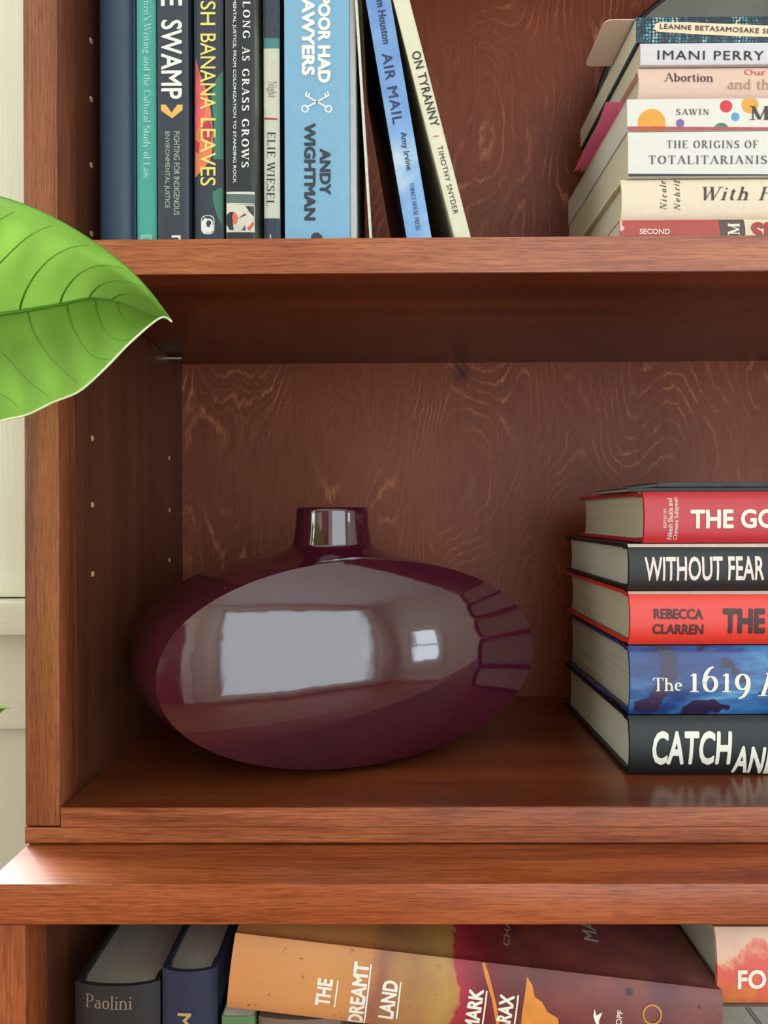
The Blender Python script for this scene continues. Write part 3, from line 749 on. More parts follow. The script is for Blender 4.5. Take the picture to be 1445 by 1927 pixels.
b.shape('tick', [(497, 221), (522, 223), (522, 226), (497, 225)], plain((196, 60, 64), .5))
b.text('ELIE WIESEL', (511, 249), (509, 388), 15, black_ink, font='serif', weight=.12, thin=.05, track=.05)
b.line('tick', (509, 441), (509, 456), 2, white_ink)
lb = plain((124, 172, 202), .45, .03); ink2 = plain((48, 56, 66), .5, .03)
b = stand('book', 'thick light blue paperback reading POOR HAD LAWYERS with crossed white keys', 536, 658, .420, .23, .15, lb, pages_white)
for w_, y0_, y1_ in (('THE', -72, -20), ('POOR', -8, 78), ('HAD', 86, 157)): b.text(w_, (610, y0_), (610, y1_), 24, white_ink, bold=.05)
b.text('LAWYERS', (580, -18), (580, 143), 25, white_ink, bold=.05)
for (x0_, y0_, x1_, y1_) in ((573, 206, 619, 180), (619, 206, 575, 180)):
    b.line('key_print', (x0_ + (3 if x1_ > x0_ else -3), y0_ - 3), (x1_, y1_), 3, white_ink, .0003)
    b.ring('key_print', x0_ + (1 if x1_ > x0_ else -1), y0_ - 1, 6, 2.6, white_ink)
    sg = 1 if x1_ > x0_ else -1
    for t_ in (0.0, 5.0):
        b.line('key_print', (x1_ - sg * t_, y1_ + t_ * .56), (x1_ - sg * (t_ + 3) , y1_ + t_ * .56 - 7), 2.6, white_ink, .0004)
b.text('ANDY', (612, 280), (612, 367), 21, ink2, bold=.045); b.text('WIGHTMAN', (583, 232), (583, 415), 22, ink2, bold=.045)
b.shape('emblem', [(586, 442), (592, 438), (600, 438), (606, 444), (610, 460), (584, 460)], ink2)
wg = plain((206, 204, 198), .5, .04)
def cover_white_green():
    s = NT('white_cover_with_green_print')
    v = s.coords(); sp = s.n('ShaderNodeSeparateXYZ'); s.l(v, sp.inputs[0])
    n = s.noise(s.coords((30, 30, 30)), 1.0, 3)
    f = s.math('ADD', sp.outputs[0], s.math('MULTIPLY', n, 0.03))
    s.base(s.ramp(s.math('ADD', s.math('MULTIPLY', f, 5.0), 1.2), [(0.52, lin((40, 66, 48))), (0.60, lin((214, 212, 206)))])); s.rough(.5)
    return s.m
b = stand('book', 'thin white paperback with a green print on its cover, beside the light blue book', 658.5, 671.5, .423, .20, .15, wg, pages_white, side=cover_white_green())
scr = plain((150, 150, 150), .6)
b = stand('book', 'very thin dark booklet with a worn white spine leaning left', 694.5, 700, .419, .1455, .15, plain((216, 212, 200), .7, .15, 500), pages_cream, rot=3.3, side=coal, bulge=.0004)
def sky_cover():
    s = NT('printed_cloudy_sky')
    n = s.noise(s.coords((24, 24, 24), (.3, 0, 0)), 1.0, 6, .62, .5)
    sp = s.n('ShaderNodeSeparateXYZ'); s.l(s.coords(), sp.inputs[0])
    g = s.ramp(s.math('ADD', s.math('MULTIPLY', sp.outputs[0], 6.0), 1.15), [(0.1, lin((92, 124, 190))), (0.55, lin((112, 152, 208))), (1.0, lin((132, 176, 222)))])
    lo = s.ramp(s.math('ADD', s.math('MULTIPLY', sp.outputs[0], 14.0), 1.35), [(0.2, W1), (0.65, WW)])
    sepn = s.n('ShaderNodeSeparateColor'); s.l(s.mix(1.0, s.ramp(n, [(0.48, W1), (0.64, WW)]), lo, 'MULTIPLY'), sepn.inputs[0])
    c = s.mix(sepn.outputs[0], g, lin((222, 232, 228)))
    c = s.mix(0.35, c, s.ramp(s.noise(s.coords((60, 60, 60)), 1., 4), [(0.35, lin((96, 134, 196))), (0.65, lin((150, 190, 224)))]))
    s.base(c); s.rough(.42); return s.m
b = stand('book', 'blue cloudy paperback lettered AIR MAIL leaning left in the middle of the shelf', 764, 811, .417, .163, .14, sky_cover(), pages_cream, rot=9.5, side=plain((30, 36, 44), .35, .3, 30))
di = plain((34, 44, 72), .5, .03)
b.text('Pam Houston', (712.5, -16), (728, 82), 15, di, bold=.008); b.text('AIR MAIL', (727.5, 100), (749, 233), 19, plain((44, 58, 100), .5, .03), track=.1, bold=.012)
b.text('Amy Irvine', (757, 249), (769, 321), 15, di, bold=.005); b.text('TORREY HOUSE PRESS', (774, 344), (787, 433), 8.5, di, font='serif', weight=.14, thin=.06)
b = stand('book', 'small cream paperback lettered ON TYRANNY leaning left, end of the standing row', 853.5, 884.5, .417, .1475, .11, plain((222, 216, 188), .5, .03), pages_cream, rot=14.2, side=plain((196, 192, 168), .5, .03))  # side cover is the cream darkened to paint its shade
b.text('ON TYRANNY', (782, 97), (819, 238), 17, black_ink, bold=.01, track=.08); b.line('tick', (815, 257), (826, 256), 1.6, plain((190, 70, 60), .5))
b.text('TIMOTHY SNYDER', (827, 275), (858, 403), 10, black_ink, track=.08)
#@@STACKS
# ---------------------------------------------------------------- upper shelf: stack of paperbacks on the right
def lie(name, label, xl, xr, yt, yb, d, W, cover, pages, kind='paper', group=None, zfloor=None, **kw):
    x0 = X(xl, d, (yt + yb) / 2); x1 = X(xr, d, (yt + yb) / 2)
    z1 = Z(yt, d, 1300) - .0002; z0 = (Z(yb, d, 1300) if zfloor is None else zfloor) + .0002
    bk = Book(name, label, x1 - x0, z1 - z0, W, cover, pages, kind, (x0, d, z0), 0.0, group=group, **kw)
    return bk
DS = .413
G2 = 'stack of books lying on the right of the upper shelf'
def bead():
    s = NT('printed_beadwork')
    v = s.n('ShaderNodeTexVoronoi', feature='F1'); v.inputs['Scale'].default_value = 1.0; v.inputs['Randomness'].default_value = .35
    s.l(s.coords((540, 0.0, 540)), v.inputs['Vector'])
    hue = s.noise(s.coords((150, 0.0, 40)), 1.0, 2, .6)
    bc = s.ramp(hue, [(0.36, lin((34, 44, 66))), (0.46, lin((34, 84, 96))), (0.54, lin((70, 140, 160))), (0.62, lin((120, 186, 200))), (0.70, lin((222, 206, 160)))])
    k = s.ramp(v.outputs['Distance'], [(0.30, W1), (0.48, WW)]); sp = s.n('ShaderNodeSeparateColor'); s.l(k, sp.inputs[0])
    s.base(s.mix(sp.outputs[0], bc, lin((28, 34, 48)))); s.rough(.45); return s.m
bd = bead()
zf7 = ZS
b7 = lie('book', 'worn red paperback at the bottom of the upper stack, lettered SECOND', 1165, 1560, 412.5, 0, DS, .132, plain((178, 74, 62), .5, .06), pages_cream, group=G2, zfloor=ZS)
b7.text('SECOND', (1203, 436), (1260, 436), 10, plain((240, 220, 200), .5), bold=.02)
b7.shape('band', [(1351, 400), (1396, 400), (1402, 430), (1402, 480), (1356, 480), (1355, 440)], plain((92, 74, 66), .5))
b7.shape('band', [(1397, 400), (1600, 400), (1600, 480), (1403, 480), (1402, 430)], plain((226, 208, 172), .5, .03), .0002)
b7.text('M', (1380, 443), (1380, 420), 22, plain((240, 226, 204), .5), font='serif', weight=.18, thin=.07, name='author')
b7.text('SEX', (1412, 438), (1500, 438), 40, plain((168, 54, 50), .5), bold=.06, lift=.0004)
b7.shape('wear', [(1166, 414), (1171, 416), (1170, 424), (1175, 430), (1169, 436), (1166, 432)], plain((224, 200, 186), .7), .0002)
b6 = lie('book', 'cream jacketed hardback titled With in italics, above the red paperback', 1170, 1560, 333, 412, DS, .135, plain((232, 214, 186), .5, .03), pages_cream, 'hard', group=G2, bt=.0014, bulge=.003)
ik = plain((70, 58, 54), .5)
b6.text('Nicole', (1248, 395), (1248, 337), 12, ik, font='serif', weight=.13, thin=.05, shear=.25, track=.2, name='author')
b6.text('Nehrig', (1276, 396), (1274, 334), 14, ik, font='serif', weight=.13, thin=.05, shear=.25, track=.2, name='author')
b6.text('With Her', (1322, 364), (1500, 364), 26, ik, font='serif', weight=.13, thin=.05, shear=.25, track=.12)
b5 = lie('book', 'thick white paperback titled THE ORIGINS OF TOTALITARIANISM', 1182, 1560, 246.5, 332, DS, .137, plain((224, 219, 210), .45, .02), pages_cream, group=G2)
b5.shape('band', [(1170, 326.5), (1600, 328), (1600, 340), (1170, 340)], coal)
gk = plain((78, 78, 84), .5)
b5.text('THE ORIGINS OF', (1254, 272), (1426, 272), 15, gk, font='serif', weight=.13, thin=.05, track=.12)
b5.text('TOTALITARIANISM', (1220, 301), (1466, 301), 16, gk, font='serif', weight=.13, thin=.05, track=.1)
b4 = lie('book', 'white paperback with orange, red, blue and purple dots, lettered SAWIN', 1180, 1560, 184.5, 246, DS, .137, plain((226, 220, 208), .45, .02), pages_white, group=G2)
b4.shape('band', [(1170, 238), (1600, 240), (1600, 250), (1170, 250)], plain((178, 84, 84), .5), .0002)
b4.disc('dot', 1226, 231, 26, plain((228, 160, 58), .5, .03), lift=.0001)
b4.shape('dot', [(1200, 238), (1252, 238), (1251, 246), (1201, 246)], plain((190, 84, 42), .5), .0003)
b4.disc('dot', 1279.5, 232, 8, plain((132, 100, 160), .5)); b4.disc('dot', 1366, 200, 11.8, plain((214, 56, 66), .5)); b4.disc('dot', 1383.5, 220, 8, plain((96, 160, 206), .5))
b4.disc('dot', 1411, 197, 16, plain((226, 162, 64), .5)); b4.disc('dot', 1357, 246, 15, plain((72, 130, 100), .5))
b4.disc('dot', 1500, 215, 14, plain((96, 160, 206), .5))
b4.text('SAWIN', (1272, 211), (1334, 211), 11, gk, font='serif', weight=.13, thin=.05, track=.12, name='author')
b4.text('MU', (1410, 213), (1480, 213), 26, ik, font='serif', weight=.16, thin=.06, lift=.0004)
b3 = lie('book', 'pale pink hardback titled Abortion, under the white IMANI PERRY paperback', 1202, 1560, 122, 183.5, DS, .125, plain((224, 190, 172), .5, .03), pages_cream, 'hard', group=G2, bt=.0014, bulge=.003)
b3.text('Abortion', (1249, 145), (1342, 146), 17, plain((84, 54, 54), .5), font='serif', weight=.12, thin=.05)
b3.text('Our', (1401, 135), (1441, 135), 12, plain((204, 92, 84), .5), font='serif', weight=.12, thin=.06)
b3.text('and the', (1369, 158), (1462, 159), 18, plain((188, 140, 106), .5), font='serif', weight=.12, thin=.05)
b2 = lie('book', 'white paperback lettered IMANI PERRY, second from the top of its stack', 1205, 1560, 79.5, 121.5, DS, .125, plain((214, 208, 210), .5, .02), pages_cream, group=G2)
b2.text('IMANI PERRY', (1237, 104), (1437, 105), 17, black_ink, track=.15, bold=.004, name='author')
b1 = lie('book', 'paperback with a teal beadwork print and a cream name label, topmost on the upper stack', 1197, 1560, 30, 79, DS, .122, bd, pages_cream, group=G2, side=bd)
b1.shape('name_label', [(1232, 46), (1238, 42.5), (1290, 42), (1340, 44), (1460, 49), (1560, 52), (1560, 74), (1460, 70), (1380, 68), (1300, 64), (1238, 60), (1231, 55)], plain((238, 216, 176), .5, .02))
b1.text('LEANNE BETASAMOSAKE SIMPSON', (1241, 50), (1500, 62), 9.5, plain((62, 46, 84), .5), bold=.012, track=.12, lift=.0004, name='author')
b1.shape('fold', [(1197, 30), (1198, 30), (1198, 79), (1197, 79)], plain((40, 52, 66), .5)).name = 'fold'
# loose paper held in the stack
def card(name, label, cat, poly, z, th, mat, droop=0.0, x_in=None):
    """horizontal slip of paper; poly = plan outline (x, y)"""
    bm = bmesh.new()
    cx = max(p[0] for p in poly)
    def zz(p): return z - droop * (max(0, (x_in or cx) - p[0])) ** 1.0
    top = [bm.verts.new((p[0] - cx, p[1] - poly[0][1], zz(p) - z + th)) for p in poly]; bot = [bm.verts.new((p[0] - cx, p[1] - poly[0][1], zz(p) - z)) for p in poly]
    bm.faces.new(top); bm.faces.new(bot[::-1])
    for i in range(len(poly)):
        j = (i + 1) % len(poly); bm.faces.new((top[i], bot[i], bot[j], top[j]))
    bmesh.ops.recalc_face_normals(bm, faces=bm.faces)
    o = from_bm(name, bm, mat); o.location = (cx, poly[0][1], z); o['label'] = label; o['category'] = cat
    return o
zc1 = b1.e.location.z + b1.T + .0003
xb1 = b1.e.location.x
r = .004
bpts = [(xb1 + .03, .416)]
bpts += [(xb1 - .0165 + r - r * math.sin(R(a)), .416 + r - r * math.cos(R(a))) for a in range(0, 91, 15)]
bpts += [(xb1 - .0165 + r - r * math.cos(R(a)), .459 - r + r * math.sin(R(a))) for a in range(0, 91, 15)]
bpts += [(xb1 + .03, .459)]
card('bookmark', 'pale card bookmark with rounded corners sticking out left of the beadwork book', 'bookmark', bpts, zc1, .0004, plain((236, 218, 204), .6, .02))
zc4 = b4.e.location.z + b4.T
xb4 = b4.e.location.x
pinkm = plain((255, 150, 190), .65, .04, 60)
note = bmesh.new()
# pink note stuck to the head of the stack, hanging down and leaning outwards
q = [P(1177, 195, .422), P(1140, 192, .424), P(1083, 321, .506), P(1110, 312, .500)]
n_ = 8; cols_ = []
for i in range(n_ + 1):
    t = i / n_
    a = q[1].lerp(q[2], t); c = q[0].lerp(q[3], t)
    a = a + Vector((.0012 * math.sin(t * 5), 0, .001 * math.sin(t * 4)))
    cols_.append((note.verts.new(a), note.verts.new(a.lerp(c, .5) + Vector((0, 0, .0006))), note.verts.new(c)))
for u, v in zip(cols_, cols_[1:]):
    for k in (0, 1): note.faces.new((u[k], u[k + 1], v[k + 1], v[k]))
bmesh.ops.solidify(note, geom=note.faces[:], thickness=.0003)
nb = q[3].copy()
for v in note.verts: v.co -= nb
no = from_bm('sticky_note', note, pinkm, smooth=60); no.location = nb
no['label'] = 'bright pink sticky note poking out of the left end of the upper stack'; no['category'] = 'note'

# ---------------------------------------------------------------- speckled plate leaning at the back
def speckle():
    s = NT('speckled_stoneware')
    v = s.n('ShaderNodeTexVoronoi'); v.inputs['Scale'].default_value = 110; v.inputs['Randomness'].default_value = 1.0; s.l(s.coords(), v.inputs['Vector'])
    k = s.ramp(v.outputs['Distance'], [(0.09, WW), (0.16, W1)]); sp = s.n('ShaderNodeSeparateColor'); s.l(k, sp.inputs[0])
    s.base(s.mix(sp.outputs[0], s.ramp(s.noise(s.coords(), 30, 4), [(0.3, lin((96, 92, 78))), (0.7, lin((114, 110, 94)))]), lin((38, 34, 32)))); s.rough(.35); return s.m
RP = .142
pcx, pcz = .3034, CZ + .291
pl = thing('plate', 'large grey speckled stoneware plate with a dark rim, leaning behind the upper stack of books', 'plate', (pcx, .600, ZS))
pm = Matrix.Translation((0, 0, pcz - ZS + .0012)) @ Matrix.Rotation(R(90 - 5), 4, 'X')
bm = bmesh.new(); lathe(bm, [(.05, -.002), (.055, -.010), (.060, -.010), (.063, -.003), (.10, .004), (RP - .003, .016), (RP, .019), (RP - .002, .021), (RP - .007, .019), (.10, .009), (.07, .004), (.03, .003), (.001, .003)], 96)
for v in bm.verts: v.co = pm @ v.co
from_bm('dish', bm, speckle(), pl, 60)
bm = bmesh.new()
n = 96; mr = 10
rim = []
for i in range(n):
    a = i * 2 * math.pi / n
    rim.append([bm.verts.new(pm @ Vector(((RP + .0002 + .0022 * math.cos(b_ * 2 * math.pi / mr)) * math.cos(a), (RP + .0002 + .0022 * math.cos(b_ * 2 * math.pi / mr)) * math.sin(a), .0195 + .0022 * math.sin(b_ * 2 * math.pi / mr)))) for b_ in range(mr)])
for i in range(n):
    for k in range(mr): bm.faces.new((rim[i][k], rim[(i + 1) % n][k], rim[(i + 1) % n][(k + 1) % mr], rim[i][(k + 1) % mr]))
bmesh.ops.recalc_face_normals(bm, faces=bm.faces)
from_bm('rim', bm, plain((44, 36, 34), .18, .05), pl, 60)

# ---------------------------------------------------------------- middle shelf: hardcover stack
D3 = .4438
ZM = zb_t + .0003
G3 = 'stack of hardbacks lying beside the vase'
def hard(name, label, xl, yt, yb, W, cover, pages, zfloor=None, side=None, **kw):
    return lie(name, label, xl, 1580, yt, yb, D3, W, cover, pages, 'hard', group=G3, zfloor=zfloor, side=side, **kw)
c5 = hard('book', 'black hardback with torn white lettering reading CATCH, at the foot of the hardback stack', 1182, 1349, 0, .163, plain((22, 24, 25), .5, .04), pages_white, zfloor=ZM, bulge=.0045)
wi = plain((240, 236, 220), .5, .02)
c5.text('CATCH', (1227, 1408), (1378, 1408), 64, wi, bold=.03, shear=.12); c5.text('AND', (1380, 1430), (1470, 1434), 54, wi, bold=.03, shear=.12)
def cloth1619():
    s = NT('printed_blue_water')
    n = s.noise(s.coords((16, 16, 40), (2.2, 0, 0)), 1.0, 4, .6, .6); n2 = s.noise(s.coords((60, 20, 260)), 1.0, 3, .6)
    base = s.ramp(s.math('ADD', s.math('MULTIPLY', n, .8), s.math('MULTIPLY', n2, .2)), [(0.36, lin((30, 36, 92))), (0.50, lin((34, 66, 132))), (0.62, lin((60, 122, 176))), (0.72, lin((120, 176, 206)))])
    m = s.noise(s.coords((34, 20, 44), (5.1, 0, 1)), 1.0, 3, .5)
    sp = s.n('ShaderNodeSeparateColor')
    s.l(s.ramp(m, [(0.56, W1), (0.58, WW)]), sp.inputs[0])
    s.base(s.mix(sp.outputs[0], base, lin((44, 34, 70)))); s.rough(.22); return s.m
c4 = hard('book', 'glossy blue hardback reading The 1619 in white, second from the bottom of the hardbacks', 1186, 1216.5, 1348, .158, cloth1619(), pages_deckle, side=plain((26, 30, 52), .35), bulge=.0045)
pb = plain((52, 38, 72), .25, .06)
c4.shape('dark_patch', [(1236, 1217), (1258, 1217), (1276, 1236), (1274, 1262), (1277, 1276), (1262, 1286), (1262, 1300), (1248, 1316), (1240, 1342), (1196, 1342), (1194, 1322), (1222, 1312), (1230, 1296), (1246, 1264), (1246, 1240)], pb)
c4.text('The', (1228, 1288), (1283, 1287), 25, wi, font='serif', weight=.13, thin=.06, lift=.0004); c4.text('1619', (1298, 1285), (1412, 1285), 62, wi, font='serif', weight=.12, thin=.05, lift=.0004)
c4.text('Pr', (1426, 1288), (1500, 1288), 44, wi, font='serif', weight=.12, thin=.05, shear=.2, lift=.0004)
red = plain((232, 60, 44), .38, .03)
c3 = hard('book', 'bright orange red hardback with black lettering CLARREN, middle of the hardback stack', 1186, 1113, 1215.5, .158, red, pages_cream, side=plain((150, 40, 44), .4), bulge=.0045)
c3.shape('band', [(1160, 1105), (1600, 1105), (1600, 1119), (1160, 1119)], plain((196, 184, 172), .5))
dk = plain((74, 26, 22), .45, .05)
c3.text('REBECCA', (1230, 1155), (1323, 1156), 20, dk, bold=.035, name='author'); c3.text('CLARREN', (1228, 1184), (1324, 1185), 20, dk, bold=.035, name='author')
c3.text('THE', (1360, 1169), (1440, 1169), 48, dk, bold=.05); c3.text('COST', (1460, 1169), (1560, 1169), 48, dk, bold=.05)
c2 = hard('book', 'black hardback lettered WITHOUT FEAR in tall white capitals', 1184, 1023, 1112, .158, plain((30, 31, 31), .5, .04), pages_white, bulge=.004)
c2.shape('band', [(1170, 1015), (1600, 1015), (1600, 1030), (1170, 1030)], plain((214, 196, 184), .5))
c2.text('WITHOUT FEAR', (1213, 1071), (1438, 1069), 46, plain((240, 224, 212), .5, .02), bold=.02)
redj = plain((196, 44, 52), .38, .04)
c1 = hard('book', 'red jacketed hardback lettered THE GO in white, top of the hardback stack', 1213, 924.5, 1022.5, .150, redj, pages_cream, side=plain((200, 186, 164), .5, .04), bulge=.0035)
c1.text('EDITED BY', (1251, 993), (1251, 957), 5, wi, name='author'); c1.text('Nikesh Shukla and', (1261, 1015), (1261, 938), 9.5, wi, bold=.004, name='author')
c1.text('Chimene Suleyman', (1273, 1016), (1273, 936), 10, wi, bold=.004, name='author')
c1.text('THE GOOD', (1299, 977), (1530, 975), 36, wi, bold=.032)
c1.shape('fold', [(1212, 930), (1246, 930), (1246, 923), (1212, 923)], plain((206, 30, 52), .4))
z1 = c1.e.location.z + c1.T
nbk = plain((44, 44, 44), .5, .1); nb2 = plain((66, 70, 66), .6, .25, 150)
for (xl, d, T_, W_, lab) in ((1182, .465, .0030, .07, 'thin black notebook lying on the red hardback, wider of two'), (1238, .470, .0032, .07, 'thin greyish black notebook on top of the other notebook')):
    x0 = X(xl, d, 920)
    bk = Book('notebook', lab, .16, T_, W_, nbk if T_ == .0030 else nb2, pages_grey, 'paper', (x0, d, z1 + .0002), 0, group='two thin black notebooks on the hardback stack', bulge=.0004, bt=.0008, cat='notebook')
    z1 += T_ + .0002

# ---------------------------------------------------------------- lower case: books
ZL = zsl + .0003
D5 = .373
G4 = 'books standing in the lower case'
def stand2(name, label, p0, p1, ytop, d, W, cover, pages, **kw):
    x0 = X(p0, d, ytop + 40); x1 = X(p1, d, ytop + 40); zt = Z(ytop, d, (p0 + p1) / 2)
    return Book(name, label, zt - ZL, x1 - x0, W, cover, pages, 'hard', (x0, d, ZL), 0, standing=True, group=G4, **kw)
s1 = stand2('book', 'thick black hardback with small silver lettering Paolini, left in the lower case', 134, 296, 1856, D5, .16, plain((38, 38, 40), .5, .06), pages_grey, bulge=.005)
sv = NT('silver_foil'); sv.base(lin((190, 186, 176))); sv.b.inputs['Metallic'].default_value = .8; sv.rough(.35); sv = sv.m
s1.text('Paolini', (159, 1885), (249, 1887), 26, sv, font='serif', weight=.10, thin=.045, name='author')
s2 = stand2('book', 'navy cloth hardback with gold lettering, right of the thick black one', 300, 405, 1829, D5, .15, plain((36, 42, 66), .55, .06), pages_grey, bulge=.005)
s2.text('MARS', (347, 1906), (347, 2010), 27, plain((190, 156, 104), .4), bold=.02)
def landcover():
    s = NT('printed_orange_and_maroon_landscape')
    sp = s.n('ShaderNodeSeparateXYZ'); s.l(s.coords(), sp.inputs[0])
    n = s.noise(s.coords((26, 26, 26), (1, 0, 0)), 1.0, 5, .6, .4)
    f = s.math('ADD', s.math('MULTIPLY', sp.outputs[0], 4.15), s.math('MULTIPLY', s.math('SUBTRACT', n, .5), .12))
    c = s.ramp(f, [(0.0, lin((206, 140, 86))), (0.20, lin((214, 146, 88))), (0.28, lin((206, 136, 84))), (0.31, lin((156, 98, 76))), (0.40, lin((168, 118, 74))), (0.462, lin((190, 148, 78))), (0.468, lin((176, 50, 66))), (0.52, lin((128, 34, 46))), (0.60, lin((98, 42, 42))), (0.68, lin((112, 50, 48))), (0.80, lin((118, 62, 58))), (0.92, lin((104, 56, 62))), (1.0, lin((118, 68, 60)))])
    sk = s.ramp(s.noise(s.coords((160, 160, 160)), 1.0, 2, .7), [(0.66, W1), (0.70, (0.6, 0.6, 0.6, 1))]); q = s.n('ShaderNodeSeparateColor'); s.l(sk, q.inputs[0])
    c = s.mix(q.outputs[0], c, lin((92, 52, 44)))
    blot = s.ramp(s.noise(s.coords((50, 50, 50), (3, 3, 3)), 1.0, 4), [(0.45, W1), (0.62, (0.45, 0.45, 0.45, 1))]); q2 = s.n('ShaderNodeSeparateColor'); s.l(blot, q2.inputs[0])
    c = s.mix(q2.outputs[0], c, s.ramp(f, [(0.0, lin((214, 136, 72))), (0.44, lin((186, 146, 78))), (0.47, lin((150, 40, 50))), (0.6, lin((150, 72, 56))), (1.0, lin((138, 78, 70)))]))
    s.base(c); s.rough(.5); return s.m
# wide jacketed book lying tilted on the books below it
ANG = 6.7
pA = P(424, 1905, .368)
Tw = .0375
rb = Book('book', 'wide orange to maroon jacketed hardback lying tilted, lettered THE DREAMT LAND', .2455, Tw, .155, landcover(), pages_cream, 'hard', tuple(pA), ANG, bulge=.004)
def tt(t, a, c, h): rb.text(t, a, c, h, wi, bold=.04)
tt('THE', (606, 1894), (613, 1841), 29); rb.line('underline', (629, 1897), (636, 1845), 3, wi)
tt('DREAMT', (667, 1932), (681, 1813), 29); rb.line('underline', (682, 1955), (698, 1817), 3, wi)
tt('LAND', (725, 1919), (736, 1845), 29); rb.line('underline', (746, 1920), (754, 1848), 3, wi)
tt('MARK', (886, 1941), (897, 1861), 28); rb.line('underline', (905, 1952), (916, 1865), 3, wi)
tt('ARAX', (944, 1943), (955, 1872), 28); rb.line('underline', (964, 1960), (975, 1873), 3, wi)
rb.text('KNOPF', (1160, 1950), (1167, 1901), 11, wi, bold=.01, name='publisher')
rb.shape('emblem', [(1118, 1898), (1122, 1910), (1133, 1904), (1126, 1922), (1130, 1935), (1120, 1924), (1116, 1912)], wi, .0004)
og = plain((222, 140, 56), .5, .1, 90)
rb.shape('orange_patch', [(993, 1842), (1002, 1856), (1006, 1876), (1020, 1886), (1030, 1904), (1050, 1916), (1052, 1940), (980, 1940), (982, 1905), (988, 1870)], og, .0002)
rb.shape('orange_patch', [(906, 1808), (912, 1812), (922, 1842), (934, 1890), (940, 1930), (934, 1930), (925, 1880), (912, 1836)], og, .0002)
rb.ring('printed_ring', 1227, 1909, 17, 3.5, plain((196, 138, 64), .5), lift=.0005)
rb.disc('printed_hole', 1186, 1870, 7, plain((74, 38, 44), .5)); rb.disc('printed_hole', 1317, 1897, 4, plain((92, 44, 50), .5))
rb.text('MARK', (1112, 1772), (1098, 1700), 30, plain((190, 186, 180), .5), bold=.02, top=True, name='cover_lettering')
rb.text('CHASING', (952, 1781), (958, 1690), 12, plain((180, 172, 160), .5), bold=.01, top=True, name='cover_lettering')
# right: salmon book lying on a grey one
def salmon():
    s = NT('printed_salmon_painting')
    sp = s.n('ShaderNodeSeparateXYZ'); s.l(s.coords(), sp.inputs[0])
    n = s.noise(s.coords((70, 10, 34), (4, 0, 0)), 1.0, 4, .6, .5)
    f = s.math('ADD', s.math('MULTIPLY', sp.outputs[2], 20.0), s.math('MULTIPLY', s.math('SUBTRACT', n, .5), 1.2))
    c = s.ramp(f, [(0.0, lin((222, 132, 70))), (0.22, lin((222, 104, 84))), (0.42, lin((220, 98, 90))), (0.52, lin((224, 150, 116))), (0.56, lin((226, 186, 156))), (0.8, lin((216, 172, 150)))])
    s.base(c); s.rough(.45); return s.m
dF = .376
zF0 = P(1350, 1897, dF).z; zF1 = P(1350, 1752, dF).z
fb = Book('book', 'salmon and white painted hardback lying flat at right, lettered FO', .10, zF1 - zF0, .17, salmon(), pages_grey, 'hard', (X(1350, dF, 1850), dF, zF0), 0, bulge=.004)
fb.text('FOR', (1388, 1844), (1470, 1842), 38, wi, bold=.03)
# supports under the two lying books
def low(name, label, p0, p1, ztop, d, W, cover, pages, kind='paper', rot=0, **kw):
    x0 = X(p0, d, 1915); x1 = X(p1, d, 1915)
    return Book(name, label, ztop - ZL, x1 - x0, W, cover, pages, kind, (x0, d, ZL), rot, standing=True, group=G4, **kw)
dg_ = plain((92, 124, 84), .5, .05)
zt1 = P(447, 1907, .370).z
low('book', 'green paperback with white page edges under the left end of the tilted book', 417, 479, zt1 - .0042, .374, .15, dg_, pages_white)
for (p0, p1, nm) in ((484, 640, 'grey hardback standing under the tilted jacketed book, left'), (1010, 1130, 'brown hardback standing under the tilted jacketed book, right')):
    xm = X(p1, .374, 1915); slope = math.tan(R(ANG))
    zt = pA.z - (xm - pA.x) * slope
    low('book', nm, p0, p1, zt - .0012, .374, .15, plain((120, 100, 86) if p0 < 900 else (96, 70, 58), .5), pages_grey, 'hard')
gb = Book('box', 'flat grey box under the salmon book with a dark cord round it', .10, zF0 - .0006 - ZL, .17, plain((128, 122, 112), .6), plain((120, 114, 104), .7), 'paper', (X(1353, dF, 1915), dF + .0015, ZL), 0, bulge=.0003, cat='box')
gb.line('cord', (1403, 1896), (1432, 1935), 2.2, plain((60, 54, 50), .7)); gb.line('cord', (1409, 1896), (1442, 1940), 2.2, plain((60, 54, 50), .7))

# ---------------------------------------------------------------- vase
def glaze():
    s = NT('maroon_glaze')
    s.base(lin((66, 16, 34))); s.rough(.06)
    s.b.inputs['IOR'].default_value = 1.95
    f = s.noise(s.coords(), 26, 3); s.bump(f, .16, .002)
    return s.m
YAW = 24.0
A_, B_ = .1233, .063
vc = Vector((-.0152 - .0183, .452 + .041, 0))
vz = ZM
vase = thing('vase', 'glossy maroon lens shaped ceramic vase with a short neck, on the middle shelf', 'vase', (vc.x, vc.y, ZM), (0, 0, R(YAW)))
cz = B_ * 1.06 + .0003
def body_z(x, y):
    """top height of the body at local x, y (y = 0 at mid depth)"""
    best = 0
    for sx, yy in []: pass
    yy = y
    # belt scale at this depth
    k = belt(yy)
    t = 1 - (x / (A_ * k)) ** 2
    return B_ * k * max(t, 0) ** .475
def belt(y):
    pr = PROF
    for (k0, y0), (k1, y1) in zip(pr, pr[1:]):
        if y0 <= y <= y1 and y1 > y0:
            return k0 + (k1 - k0) * (y - y0) / (y1 - y0)
    return 0.9
PROF = []
for i in range(0, 25):
    s_ = math.sin(R(90 * i / 24)) * .985
    PROF.append((s_, -.045 - .020 * (1 - s_ ** 2.3)))
PROF += [(.996, -.0452), (1.0, -.0440), (1.003, -.0425)]
for i in range(1, 14):
    y_ = -.0425 + .0855 * i / 13
    PROF.append((1.003 + .057 * math.sin(math.pi * min(1, (y_ + .0425) / .075) * .62), y_))
last = PROF[-1][0]
